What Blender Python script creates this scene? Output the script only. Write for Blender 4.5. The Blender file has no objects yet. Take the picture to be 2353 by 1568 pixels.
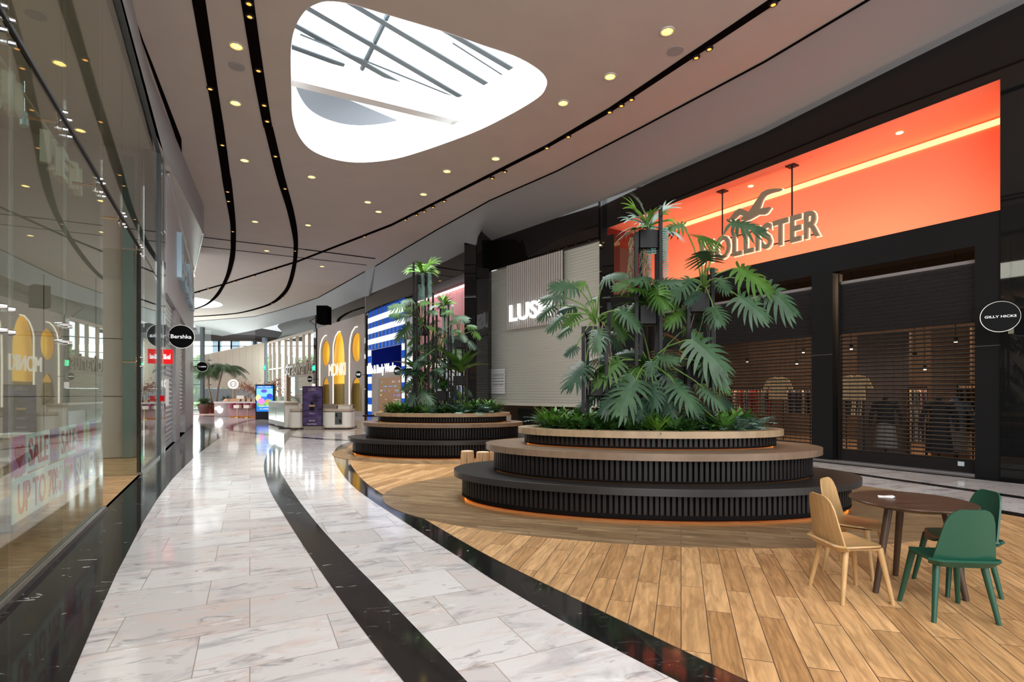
import bpy, math, random
from mathutils import Vector, Matrix
from mathutils.geometry import tessellate_polygon

# ------------------------------------------------------------------ camera, world, light, exposure
F, HOR, CX, EYE = 1235.0, 903.0, 1176.5, 1.65      # focal length, horizon row and centre column in 2353x1568 pixels; eye height
sc = bpy.context.scene
col = sc.collection
cam_data = bpy.data.cameras.new('camera')
cam_data.sensor_width = 36.0
cam_data.lens = F * 36.0 / 2353.0
cam_data.shift_y = (HOR - 784.0) / 2353.0
cam_data.clip_end = 400
cam = bpy.data.objects.new('camera', cam_data)
cam.location = (0, 0, EYE)
cam.rotation_euler = (math.pi / 2, 0, 0)
col.objects.link(cam)
sc.camera = cam
sc.view_settings.view_transform = 'Standard'
sc.view_settings.look = 'None'
sc.view_settings.gamma = 1.0
sc.view_settings.use_curve_mapping = False
sc.view_settings.exposure = 0.14
sc.cycles.use_denoising = True
sc.cycles.max_bounces = 8
sc.cycles.diffuse_bounces = 4
sc.cycles.glossy_bounces = 4
sc.cycles.transparent_max_bounces = 12
sc.cycles.sample_clamp_indirect = 6.0
sc.cycles.caustics_reflective = False
sc.cycles.caustics_refractive = False

world = bpy.data.worlds.new('overcast_sky')
world.use_nodes = True
wn = world.node_tree.nodes['Background']
wn.inputs[0].default_value = (0.93, 0.97, 1.0, 1)
wn.inputs[1].default_value = 3.2
sc.world = world

def area(name, loc, size, power, color=(1, 1, 1), target=None, sy=None):
    l = bpy.data.lights.new(name, 'AREA')
    l.energy = power; l.color = color; l.size = size
    if sy: l.shape = 'RECTANGLE'; l.size_y = sy
    o = bpy.data.objects.new(name, l)
    o.location = loc
    d = (Vector(target) - Vector(loc)) if target else Vector((0, 0, -1))
    o.rotation_euler = d.to_track_quat('-Z', 'Y').to_euler()
    col.objects.link(o)
    return o

def spot(name, loc, target, power, color, size=60, radius=.05):
    l = bpy.data.lights.new(name, 'SPOT')
    l.energy = power; l.color = color; l.spot_size = math.radians(size); l.spot_blend = .6; l.shadow_soft_size = radius
    o = bpy.data.objects.new(name, l)
    o.location = loc
    o.rotation_euler = (Vector(target) - Vector(loc)).to_track_quat('-Z', 'Y').to_euler()
    col.objects.link(o)
    return o

area('skylight_daylight', (-1.9, 13.5, 13.6), 7, 2600, (.95, .98, 1), (-1.9, 13.0, 0), 5)
area('mall_fill_light', (-1.0, -5.0, 8.6), 9, 1450, (1, .97, .93), (-1.0, 4.0, 0), 7)      # unseen fill light added behind the camera to brighten the near mall
area('atrium_daylight', (-33, 60, 3.9), 22, 2300, (.97, 1, 1), (-18, 36, -3), 5.5)           # daylight of the glazed end

# ------------------------------------------------------------------ helpers
def at(x, y, d):
    return Vector(((x - CX) * d / F, d, EYE - (y - HOR) * d / F))
def G(x, y):
    d = EYE * F / (y - HOR)
    return ((x - CX) * d / F, d)
ZC = 9.0
def CE(x, y, z=ZC):
    d = (z - EYE) * F / (HOR - y)
    return ((x - CX) * d / F, d)

def tag(o, label=None, cat=None, group=None, kind=None):
    if label: o['label'] = label
    if cat: o['category'] = cat
    if group: o['group'] = group
    if kind: o['kind'] = kind
    return o

def empty(name, loc, label=None, cat=None, group=None, kind=None, parent=None):
    o = bpy.data.objects.new(name, None)
    o.empty_display_size = .1
    o.location = loc
    col.objects.link(o)
    if parent: o.parent = parent
    return tag(o, label, cat, group, kind)

def org(o):
    v = Vector((0, 0, 0))
    while o is not None:
        v += o.location
        o = o.parent
    return v

class MB:
    def __init__(s): s.v = []; s.f = []; s.uv = None
    def add(s, vs, fs):
        n = len(s.v); s.v += [Vector(a) for a in vs]; s.f += [tuple(i + n for i in f) for f in fs]; return s
    def box(s, x0, x1, y0, y1, z0, z1):
        return s.hexa([(x0, y0, z0), (x1, y0, z0), (x1, y1, z0), (x0, y1, z0)], [(x0, y0, z1), (x1, y0, z1), (x1, y1, z1), (x0, y1, z1)])
    def hexa(s, b, t):
        return s.add(list(b) + list(t), [(3, 2, 1, 0), (4, 5, 6, 7), (0, 1, 5, 4), (1, 2, 6, 5), (2, 3, 7, 6), (3, 0, 4, 7)])
    def prism(s, poly, z0, z1):
        n = len(poly)
        tris = tessellate_polygon([[Vector((p[0], p[1], 0)) for p in poly]])
        vs = [(p[0], p[1], z0) for p in poly] + [(p[0], p[1], z1) for p in poly]
        fs = [tuple(t) for t in tris] + [tuple(i + n for i in t) for t in tris]
        fs += [(i, (i + 1) % n, (i + 1) % n + n, i + n) for i in range(n)]
        return s.add(vs, fs)
    def plate(s, outer, holes, fn, th):
        """outline (a,b) with holes mapped by fn(a,b,depth); th = thickness"""
        loops = [outer] + holes
        pts = [p for l in loops for p in l]
        n = len(pts)
        tris = tessellate_polygon([[Vector((p[0], p[1], 0)) for p in l] for l in loops])
        vs = [fn(p[0], p[1], 0) for p in pts] + [fn(p[0], p[1], th) for p in pts]
        fs = [tuple(t) for t in tris] + [tuple(i + n for i in t) for t in tris]
        k = 0
        for l in loops:
            m = len(l)
            fs += [(k + i, k + (i + 1) % m, k + (i + 1) % m + n, k + i + n) for i in range(m)]
            k += m
        return s.add(vs, fs)
    def ring(s, centre, u, w, r, n):
        return [centre + u * (r * math.cos(2 * math.pi * i / n)) + w * (r * math.sin(2 * math.pi * i / n)) for i in range(n)]
    def tube(s, path, r, n=8, caps=True):
        path = [Vector(p) for p in path]
        rr = r if isinstance(r, (list, tuple)) else [r] * len(path)
        vs = []; fs = []
        ref = None
        for i, p in enumerate(path):
            d = (path[min(i + 1, len(path) - 1)] - path[max(i - 1, 0)]).normalized()
            if ref is None: ref = Vector((0, 0, 1)) if abs(d.z) < .9 else Vector((1, 0, 0))
            u = d.cross(ref).normalized(); w = u.cross(d).normalized(); ref = w
            vs += s.ring(p, u, w, rr[i], n)
        for i in range(len(path) - 1):
            for j in range(n):
                a = i * n + j; b = i * n + (j + 1) % n
                fs.append((a, b, b + n, a + n))
        if caps:
            fs.append(tuple(range(n))); fs.append(tuple(range((len(path) - 1) * n, len(path) * n)))
        return s.add(vs, fs)
    def lathe(s, c, prof, n=24):
        vs = []; fs = []
        for r, z in prof:
            vs += [(c[0] + r * math.cos(2 * math.pi * i / n), c[1] + r * math.sin(2 * math.pi * i / n), c[2] + z) for i in range(n)]
        for k in range(len(prof) - 1):
            for i in range(n):
                a = k * n + i; b = k * n + (i + 1) % n
                fs.append((a, b, b + n, a + n))
        fs.append(tuple(range(n))); fs.append(tuple(range((len(prof) - 1) * n, len(prof) * n)))
        return s.add(vs, fs)
    def ball(s, c, r, n=8, sz=1):
        prof = [(max(.001, r * math.sin(math.pi * k / n)), -r * sz * math.cos(math.pi * k / n)) for k in range(n + 1)]
        return s.lathe(c, prof, n * 2 if n < 12 else n)
    def sheet(s, fn, nu, nv, th):
        """solid shell over u,v in 0..1"""
        P = [[Vector(fn(i / nu, j / nv)) for i in range(nu + 1)] for j in range(nv + 1)]
        top = []; bot = []
        for j in range(nv + 1):
            for i in range(nu + 1):
                a = P[j][min(i + 1, nu)] - P[j][max(i - 1, 0)]
                b = P[min(j + 1, nv)][i] - P[max(j - 1, 0)][i]
                nn = a.cross(b)
                nn = nn.normalized() if nn.length > 1e-9 else Vector((0, 0, 1))
                top.append(P[j][i]); bot.append(P[j][i] - nn * th)
        W = nu + 1; N = len(top); fs = []
        for j in range(nv):
            for i in range(nu):
                a = j * W + i
                fs.append((a, a + 1, a + 1 + W, a + W)); fs.append((a + N, a + W + N, a + 1 + W + N, a + 1 + N))
        edge = [i for i in range(W)] + [j * W + nu for j in range(1, nv + 1)] + [nv * W + i for i in range(nu - 1, -1, -1)] + [j * W for j in range(nv - 1, 0, -1)]
        for k in range(len(edge)):
            a, b = edge[k], edge[(k + 1) % len(edge)]
            fs.append((b, a, a + N, b + N))
        return s.add(top + bot, fs)
    def build(s, name, mat, parent=None, smooth=False, bevel=0, fix=True):
        o0 = org(parent) if parent else Vector((0, 0, 0))
        me = bpy.data.meshes.new(name)
        me.from_pydata([tuple(v - o0) for v in s.v], [], s.f)
        me.update()
        if fix:
            import bmesh
            bm = bmesh.new(); bm.from_mesh(me)
            bmesh.ops.recalc_face_normals(bm, faces=bm.faces)
            bm.to_mesh(me); bm.free()
        if mat: me.materials.append(mat)
        if smooth: me.polygons.foreach_set('use_smooth', [True] * len(me.polygons))
        o = bpy.data.objects.new(name, me)
        col.objects.link(o)
        if parent: o.parent = parent
        if bevel:
            m = o.modifiers.new('bevel', 'BEVEL'); m.width = bevel; m.segments = 2; m.limit_method = 'ANGLE'
        if smooth and smooth != 'all':
            try:
                m = o.modifiers.new('auto', 'EDGE_SPLIT'); m.split_angle = math.radians(35)
            except Exception: pass
        return o

def struct(name, mb, mat, parent=None, **k):
    o = mb.build(name, mat, parent, **k)
    if not parent: o['kind'] = 'structure'
    return o

def copy_tree(o, parent=None):
    c = o.copy(); col.objects.link(c)
    if parent: c.parent = parent
    for ch in list(o.children): copy_tree(ch, c)
    return c

class Wall:
    """a vertical facade plane from P0 (left in view) to P1 (right in view); s along it, o = offset into the mall"""
    def __init__(s, p0, p1):
        s.p0 = Vector(p0); s.p1 = Vector(p1); d = s.p1 - s.p0; s.len = d.length; s.t = d.normalized(); s.n = Vector((s.t.y, -s.t.x))
    def p(s, a, z, o=0):
        q = s.p0 + s.t * a + s.n * o
        return Vector((q.x, q.y, z))
    def s_at(s, px, o=0):
        a = (px - CX) / F
        q = s.p0 + s.n * o
        # q + t*k = (a*D, D)
        k = (a * q.y - q.x) / (s.t.x - a * s.t.y)
        return k
    def z_at(s, px, py, o=0):
        k = s.s_at(px, o); q = s.p0 + s.t * k + s.n * o
        return EYE - (py - HOR) * q.y / F
    def box(s, mb, s0, s1, z0, z1, o0, o1):
        return mb.hexa([s.p(s0, z0, o0), s.p(s1, z0, o0), s.p(s1, z0, o1), s.p(s0, z0, o1)],
                       [s.p(s0, z1, o0), s.p(s1, z1, o0), s.p(s1, z1, o1), s.p(s0, z1, o1)])

FONTS = {}
def text_mesh(body, bold=.0, space=1.0):
    cu = bpy.data.curves.new('t', 'FONT'); cu.body = body; cu.size = 1; cu.extrude = .5; cu.offset = bold; cu.space_character = space
    cu.resolution_u = 3
    ob = bpy.data.objects.new('t', cu); col.objects.link(ob)
    bpy.context.view_layer.update()
    me = bpy.data.meshes.new_from_object(ob.evaluated_get(bpy.context.evaluated_depsgraph_get()))
    vs = [v.co.copy() for v in me.vertices]; fs = [tuple(p.vertices) for p in me.polygons]
    bpy.data.objects.remove(ob); bpy.data.curves.remove(cu); bpy.data.meshes.remove(me)
    return vs, fs
def text_on(name, body, fn, w, h, mat, parent, depth=.02, bold=0, space=1.0):
    """fn(a, b, c): a along width 0..w, b up 0..h, c out of the surface"""
    vs, fs = text_mesh(body, bold, space)
    x0 = min(v.x for v in vs); x1 = max(v.x for v in vs); y0 = min(v.y for v in vs); y1 = max(v.y for v in vs)
    mb = MB()
    mb.add([fn((v.x - x0) / (x1 - x0) * w, (v.y - y0) / (y1 - y0) * h, (v.z + .5) * depth) for v in vs], fs)
    return mb.build(name, mat, parent)

# ------------------------------------------------------------------ materials
def mat(name, color, rough=.5, metal=0, emit=None, es=0, noise=0, nscale=8, spec=.5, bump=0, stretch=None, coat=0):
    m = bpy.data.materials.new(name); m.use_nodes = True
    nt = m.node_tree; b = nt.nodes['Principled BSDF']
    b.inputs['Base Color'].default_value = (*color, 1)
    b.inputs['Roughness'].default_value = rough
    b.inputs['Metallic'].default_value = metal
    b.inputs['Specular IOR Level'].default_value = spec
    if coat: b.inputs['Coat Weight'].default_value = coat; b.inputs['Coat Roughness'].default_value = .05
    if emit: b.inputs['Emission Color'].default_value = (*emit, 1); b.inputs['Emission Strength'].default_value = es
    if noise or bump:
        tc = nt.nodes.new('ShaderNodeTexCoord'); no = nt.nodes.new('ShaderNodeTexNoise'); no.inputs['Scale'].default_value = nscale
        no.inputs['Detail'].default_value = 6
        src = tc.outputs['Object']
        if stretch:
            mp = nt.nodes.new('ShaderNodeMapping'); mp.inputs['Scale'].default_value = stretch; nt.links.new(src, mp.inputs[0]); src = mp.outputs[0]
        nt.links.new(src, no.inputs['Vector'])
        if noise:
            r = nt.nodes.new('ShaderNodeValToRGB')
            r.color_ramp.elements[0].position = .3; r.color_ramp.elements[1].position = .7
            r.color_ramp.elements[0].color = (*[max(0, c * (1 - noise)) for c in color], 1)
            r.color_ramp.elements[1].color = (*[min(1, c * (1 + noise)) for c in color], 1)
            nt.links.new(no.outputs['Fac'], r.inputs[0]); nt.links.new(r.outputs[0], b.inputs['Base Color'])
        if bump:
            bu = nt.nodes.new('ShaderNodeBump'); bu.inputs['Strength'].default_value = bump; bu.inputs['Distance'].default_value = .02
            nt.links.new(no.outputs['Fac'], bu.inputs['Height']); nt.links.new(bu.outputs[0], b.inputs['Normal'])
    return m

def emis(name, color, strength):
    m = bpy.data.materials.new(name); m.use_nodes = True; nt = m.node_tree; nt.nodes.clear()
    e = nt.nodes.new('ShaderNodeEmission'); e.inputs[0].default_value = (*color, 1); e.inputs[1].default_value = strength
    o = nt.nodes.new('ShaderNodeOutputMaterial'); nt.links.new(e.outputs[0], o.inputs[0])
    return m

def glass_mat(name, tint=(.86, .93, .9), f0=.08, boost=1.0):
    m = bpy.data.materials.new(name); m.use_nodes = True; nt = m.node_tree; nt.nodes.clear()
    t = nt.nodes.new('ShaderNodeBsdfTransparent'); t.inputs[0].default_value = (*tint, 1)
    g = nt.nodes.new('ShaderNodeBsdfGlossy'); g.inputs['Roughness'].default_value = .01; g.inputs[0].default_value = (.92, .95, .94, 1)
    fr = nt.nodes.new('ShaderNodeFresnel'); ge = nt.nodes.new('ShaderNodeNewGeometry'); io = nt.nodes.new('ShaderNodeMath'); io.operation = 'MULTIPLY_ADD'
    io.inputs[1].default_value = 1 / 1.5 - 1.5; io.inputs[2].default_value = 1.5; nt.links.new(ge.outputs['Backfacing'], io.inputs[0]); nt.links.new(io.outputs[0], fr.inputs[0])
    ma = nt.nodes.new('ShaderNodeMath'); ma.operation = 'MULTIPLY_ADD'; ma.inputs[1].default_value = boost; ma.inputs[2].default_value = f0; ma.use_clamp = True
    mx = nt.nodes.new('ShaderNodeMixShader'); o = nt.nodes.new('ShaderNodeOutputMaterial')
    nt.links.new(fr.outputs[0], ma.inputs[0]); nt.links.new(ma.outputs[0], mx.inputs[0])
    nt.links.new(t.outputs[0], mx.inputs[1]); nt.links.new(g.outputs[0], mx.inputs[2]); nt.links.new(mx.outputs[0], o.inputs[0])
    return m

def floor_tiles(name, ang, width, height, c1, c2, mortar, msize, rough, vein=None, veinscale=1.4, grain=None, offset=.5, coords='Object', warp=0):
    """a tiled or planked floor: rows turned by ang, with veining (marble) or grain (planks)"""
    m = bpy.data.materials.new(name); m.use_nodes = True; nt = m.node_tree; L = nt.links
    b = nt.nodes['Principled BSDF']; b.inputs['Roughness'].default_value = rough
    tc = nt.nodes.new('ShaderNodeTexCoord'); mp = nt.nodes.new('ShaderNodeMapping'); mp.inputs['Rotation'].default_value = (0, 0, -ang)
    L.new(tc.outputs[coords], mp.inputs[0])
    br = nt.nodes.new('ShaderNodeTexBrick'); br.inputs['Scale'].default_value = 1
    br.inputs['Brick Width'].default_value = width; br.inputs['Row Height'].default_value = height
    br.inputs['Mortar Size'].default_value = msize; br.inputs['Mortar Smooth'].default_value = 0; br.inputs['Bias'].default_value = 0
    br.offset = offset; br.offset_frequency = 2; br.squash = 1
    br.inputs['Color1'].default_value = (0, 0, 0, 1); br.inputs['Color2'].default_value = (1, 1, 1, 1); br.inputs['Mortar'].default_value = (.5, .5, .5, 1)
    L.new(mp.outputs[0], br.inputs['Vector'])
    # tile tone
    rt = nt.nodes.new('ShaderNodeValToRGB'); rt.color_ramp.elements[0].color = (*c1, 1); rt.color_ramp.elements[1].color = (*c2, 1)
    L.new(br.outputs['Color'], rt.inputs[0])
    cur = rt.outputs[0]
    # per-tile shift of the pattern so each piece has its own figure
    cb = nt.nodes.new('ShaderNodeCombineXYZ'); mu = nt.nodes.new('ShaderNodeMath'); mu.operation = 'MULTIPLY'; mu.inputs[1].default_value = 37.0
    L.new(br.outputs['Color'], mu.inputs[0]); L.new(mu.outputs[0], cb.inputs[2])
    va = nt.nodes.new('ShaderNodeVectorMath'); va.operation = 'ADD'; L.new(mp.outputs[0], va.inputs[0]); L.new(cb.outputs[0], va.inputs[1])
    if vein:
        mp2 = nt.nodes.new('ShaderNodeMapping'); mp2.inputs['Scale'].default_value = (1, 2.6, 1); mp2.inputs['Rotation'].default_value = (0, 0, .7)
        L.new(va.outputs[0], mp2.inputs[0])
        for sc_, col_, lo, hi in vein:
            n = nt.nodes.new('ShaderNodeTexNoise'); n.inputs['Scale'].default_value = sc_; n.inputs['Detail'].default_value = 9; n.inputs['Roughness'].default_value = .62
            n.inputs['Distortion'].default_value = 1.2
            L.new(mp2.outputs[0], n.inputs['Vector'])
            rr = nt.nodes.new('ShaderNodeValToRGB'); rr.color_ramp.elements[0].position = lo; rr.color_ramp.elements[1].position = hi
            rr.color_ramp.elements[0].color = (0, 0, 0, 1); rr.color_ramp.elements[1].color = (1, 1, 1, 1)
            L.new(n.outputs['Fac'], rr.inputs[0])
            mx = nt.nodes.new('ShaderNodeMixRGB'); L.new(rr.outputs[0], mx.inputs[0]); L.new(cur, mx.inputs[1]); mx.inputs[2].default_value = (*col_, 1)
            cur = mx.outputs[0]
    if grain:
        mp2 = nt.nodes.new('ShaderNodeMapping'); mp2.inputs['Scale'].default_value = (1.1, 9, 1)
        L.new(va.outputs[0], mp2.inputs[0])
        n = nt.nodes.new('ShaderNodeTexNoise'); n.inputs['Scale'].default_value = 2.2; n.inputs['Detail'].default_value = 8; n.inputs['Distortion'].default_value = .8; n.inputs['Roughness'].default_value = .55
        L.new(mp2.outputs[0], n.inputs['Vector'])
        rr = nt.nodes.new('ShaderNodeValToRGB'); rr.color_ramp.elements[0].position = .38; rr.color_ramp.elements[1].position = .66
        L.new(n.outputs['Fac'], rr.inputs[0])
        rr.color_ramp.elements[0].color = (.55, .55, .55, 1); rr.color_ramp.elements[1].color = (1.0, 1.0, 1.0, 1)
        mx = nt.nodes.new('ShaderNodeMixRGB'); mx.blend_type = 'MULTIPLY'; mx.inputs[0].default_value = grain
        L.new(cur, mx.inputs[1]); L.new(rr.outputs[0], mx.inputs[2]); cur = mx.outputs[0]
        mp3 = nt.nodes.new('ShaderNodeMapping'); mp3.inputs['Scale'].default_value = (.9, 4, 1); L.new(va.outputs[0], mp3.inputs[0])
        w = nt.nodes.new('ShaderNodeTexWave'); w.wave_type = 'RINGS'; w.inputs['Scale'].default_value = 3.2; w.inputs['Distortion'].default_value = 7; w.inputs['Detail'].default_value = 3
        L.new(mp3.outputs[0], w.inputs['Vector'])
        rw = nt.nodes.new('ShaderNodeValToRGB'); rw.color_ramp.elements[0].position = 0; rw.color_ramp.elements[1].position = .5
        rw.color_ramp.elements[0].color = (.74, .68, .62, 1); rw.color_ramp.elements[1].color = (1, 1, 1, 1); L.new(w.outputs['Fac'], rw.inputs[0])
        mx = nt.nodes.new('ShaderNodeMixRGB'); mx.blend_type = 'MULTIPLY'; mx.inputs[0].default_value = grain * .8
        L.new(cur, mx.inputs[1]); L.new(rw.outputs[0], mx.inputs[2]); cur = mx.outputs[0]
    mm = nt.nodes.new('ShaderNodeMixRGB'); L.new(br.outputs['Fac'], mm.inputs[0]); L.new(cur, mm.inputs[1]); mm.inputs[2].default_value = (*mortar, 1)
    L.new(mm.outputs[0], b.inputs['Base Color'])
    return m

M = {}
PERP = math.atan2(1, .3146)
M['marble'] = floor_tiles('white_marble_tiles', math.atan2(1, 2.05), .82, .6, (.60, .56, .55), (.76, .73, .73), (.38, .31, .26), .0032, .085,
    vein=[(1.6, (.68, .55, .51), .50, .72), (1.1, (.32, .30, .33), .52, .74), (3.2, (.17, .155, .165), .58, .77), (2.2, (.80, .79, .80), .60, .72)], offset=.37)
M['blackmarble'] = floor_tiles('black_marble', math.atan2(1, 4.4), 1.1, .75, (.009, .0085, .009), (.016, .015, .015), (.04, .038, .036), .002, .07,
    vein=[(6.0, (.07, .065, .065), .60, .75), (5.0, (.20, .19, .19), .66, .76), (2.6, (.55, .55, .55), .655, .675)])
M['wood'] = floor_tiles('oak_look_planks', PERP, 1.2, .18, (.50, .27, .11), (.80, .48, .225), (.05, .036, .03), .0028, .36, grain=.8, offset=.41)
M['woodring'] = floor_tiles('oak_look_planks_across', PERP - math.pi / 2, 1.2, .13, (.29, .18, .09), (.43, .29, .16), (.05, .04, .03), .0028, .30, grain=1.0, offset=.41)
M['woodring2'] = floor_tiles('oak_look_planks_diagonal', PERP + math.radians(42), 1.2, .16, (.30, .18, .09), (.46, .30, .16), (.05, .04, .03), .0028, .30, grain=1.0, offset=.41)
M['shopwood'] = floor_tiles('shop_oak_floor', .09, 1.6, .16, (.50, .29, .13), (.60, .37, .18), (.30, .18, .09), .002, .25, grain=.8)
M['ceiling'] = mat('ceiling_plaster', (.50, .44, .40), .75, noise=.03, nscale=1.2)
M['fascia'] = mat('fascia_plaster', (.31, .325, .335), .7)
M['white'] = mat('white_paint', (.88, .88, .88), .5)
M['blackgap'] = mat('black_channel', (.006, .004, .004), .9, spec=0)
M['blackmetal'] = mat('black_metal', (.007, .006, .0065), .5, spec=.25)
M['mattblack'] = mat('matt_black_cladding', (.0045, .0045, .005), .5, spec=.25)
M['discblack'] = mat('disc_black', (.006, .006, .006), .5, spec=.05)
M['glossblack'] = mat('gloss_black_glass', (.008, .008, .008), .02, spec=.6)
M['soffit'] = mat('gloss_black_band', (.010, .007, .006), .02, spec=.6)
M['steel'] = mat('roof_steel', (.50, .62, .66), .4)
M['darksteel'] = mat('dark_steel', (.06, .07, .08), .5)
M['greypanel'] = mat('grey_roof_panels', (.10, .105, .12), .5)
M['chrome'] = mat('chrome', (.8, .8, .8), .12, metal=1)
M['glass'] = glass_mat('shop_glass', (.92, .95, .93), .02, .8)
M['clear'] = glass_mat('clear_glass', (.95, .98, .97), .0, .6)
M['roofglass'] = glass_mat('roof_glass', (.96, .98, .98), .0, .5)
# ================================================================== FLOOR
def gl(pts): return [G(x, y) for x, y in pts]
mb = MB(); mb.box(-60, 22, -8, 63, -.12, 0)
struct('floor', mb, M['marble'])
# left black marble band, up to the shop line
wl = gl([(159.4, 1568), (217.4, 1431), (268, 1318.8), (298.6, 1260), (328.7, 1201), (362.4, 1146.6), (397.5, 1100), (438, 1059.6), (452, 1046), (508.9, 1004), (484, 985.5), (458, 977)])
poly = [(-1.6, -1.0), (-2.2, 1.8)] + wl + [(-17.5, 28.2), (-16.9, 28.6), (-1.70 - .535 * 2, 2), (-1.2, -1.0)]
mb = MB(); mb.prism(poly, .0005, .004)
struct('floor_black_band', mb, M['blackmarble'])
ml = [(668.4, 988), (649, 1003), (623, 1029), (610, 1053), (606.6, 1075), (610, 1096.6), (620.7, 1129), (646.7, 1174.6), (679, 1226.7), (727, 1300), (825.7, 1438), (927.6, 1568)]
mr = [(683.6, 988), (666, 1005.5), (646.7, 1036), (641.3, 1057.6), (642.4, 1077), (655.4, 1103), (681.4, 1144), (720, 1194), (759.5, 1239.7), (815.8, 1300), (869, 1354), (999, 1490), (1072.8, 1568)]
def smooth_curve(p, n=6):
    out = []
    P = [Vector((a, b, 0)) for a, b in p]
    for i in range(len(P) - 1):
        p0 = P[max(i - 1, 0)]; p1 = P[i]; p2 = P[i + 1]; p3 = P[min(i + 2, len(P) - 1)]
        for k in range(n):
            t = k / n
            q = .5 * ((2 * p1) + (p2 - p0) * t + (2 * p0 - 5 * p1 + 4 * p2 - p3) * t * t + (3 * p1 - p0 - 3 * p2 + p3) * t ** 3)
            out.append((q.x, q.y))
    out.append((P[-1].x, P[-1].y))
    return out
L_ = smooth_curve(gl(ml)) + [(-.15, 2.2), (.5, 1.0)]
R_ = smooth_curve(gl(mr)) + [(.15, 2.3), (.85, 1.0)]
mb = MB(); mb.prism(L_ + R_[::-1], .0005, .004)
struct('floor_black_stripe', mb, M['blackmarble'])
bl = [(830, 1008), (805, 1015), (776.8, 1027), (767, 1042), (769, 1057.6), (779, 1079), (805, 1112), (842, 1142), (907, 1185.5), (993.6, 1242), (1060, 1285), (1133.5, 1334), (1307, 1436), (1560.5, 1568)]
br_ = [(840, 1007), (815.8, 1014), (800.7, 1027), (795, 1040), (800.7, 1057.6), (811.5, 1077), (833, 1103), (863.5, 1127), (907, 1153), (972, 1192), (1060, 1244), (1146.5, 1291), (1324, 1377.7), (1502, 1464), (1720, 1568)]
back = [(-3.6, 19.0), (-1.6, 19.3), (.4, 18.6), (2.3, 16.6), (3.6, 14.4), (4.55, 12), (5.6, 9.7), (6.4, 7.9), (6.75, 7.04), (7.2, 5.6), (7.9, 3.5), (8.8, 1.0)]
back = smooth_curve(back)
inner = smooth_curve(gl(br_)) + [(2.2, 2.2), (3.2, 1.0)]
outer = smooth_curve(gl(bl)) + [(1.65, 2.2), (2.4, 1.0)]
wood = inner + back[::-1]
backo = [(x + .26, y + .14) for x, y in back]
mb = MB(); mb.prism(outer + backo[::-1], .0005, .003)
struct('floor_black_border', mb, M['blackmarble'])
mb = MB(); mb.prism(wood, .001, .006)
struct('floor_wood', mb, M['wood'])
def ell(cx, cy, a, b, ang=0, n=96):
    ca, sa = math.cos(ang), math.sin(ang)
    return [(cx + a * math.cos(2 * math.pi * i / n) * ca - b * math.sin(2 * math.pi * i / n) * sa,
             cy + a * math.cos(2 * math.pi * i / n) * sa + b * math.sin(2 * math.pi * i / n) * ca) for i in range(n)]
PL1 = dict(c=(2.08, 8.33), ang=math.radians(-7))
PL2 = dict(c=(-1.93, 14.85), ang=math.radians(-4))
mb = MB(); mb.prism([p for p in ell(2.25, 8.55, 4.35, 2.85, math.radians(-7))], .002, .0085)
struct('floor_wood_oval', mb, M['woodring'])
mb = MB(); mb.prism(ell(-1.75, 15.1, 3.2, 2.75, math.radians(-4)), .002, .008)
struct('floor_wood_oval_far', mb, M['woodring2'])
# the two dark lines along the shop fronts on the right
def stripe(name, a, b, m=M['blackmarble']):
    a = smooth_curve(a); b = smooth_curve(b)
    mb = MB(); mb.prism(a + b[::-1], .0005, .004); return struct(name, mb, m)
stripe('floor_black_line', [(9.9, 3.0), (8.03, 8.05), (7.02, 10.5), (5.3, 14.6), (2.6, 19.2), (-1.5, 23)], [(10.15, 3.0), (8.25, 8.15), (7.22, 10.6), (5.48, 14.75), (2.75, 19.4), (-1.4, 23.2)])
R1 = Wall((3.47, 19.6), (3.47 + .63 * 14.6, 5.0))       # the shop front on the right
mb = MB()
R1.box(mb, 0, R1.len, .0005, .004, .0, .42)
struct('floor_black_threshold', mb, M['blackmarble'])
# rings in the floor at the far end
def ring_arc(pts, w):
    P = smooth_curve(gl(pts)); out = []; inn = []
    for i in range(len(P)):
        a = Vector(P[max(i - 1, 0)]); b = Vector(P[min(i + 1, len(P) - 1)]); d = (b - a).normalized(); n = Vector((-d.y, d.x)); p = Vector(P[i])
        out.append(tuple(p + n * w / 2)); inn.append(tuple(p - n * w / 2))
    return out + inn[::-1]
mb = MB(); mb.prism(ring_arc([(640, 963), (584, 965), (545, 974), (529, 983), (540, 990), (590, 996.5), (652, 1002), (720, 1008), (800, 1012.5), (860, 1014)], .32), .0006, .0045)
struct('floor_black_ring', mb, M['blackmarble'])
mb = MB(); mb.prism([G(470, 955), G(560, 958.5), G(640, 966), G(640, 967.8), G(555, 960.3), G(466, 957)], .0006, .0045)
struct('floor_black_curve', mb, M['blackmarble'])

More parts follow.
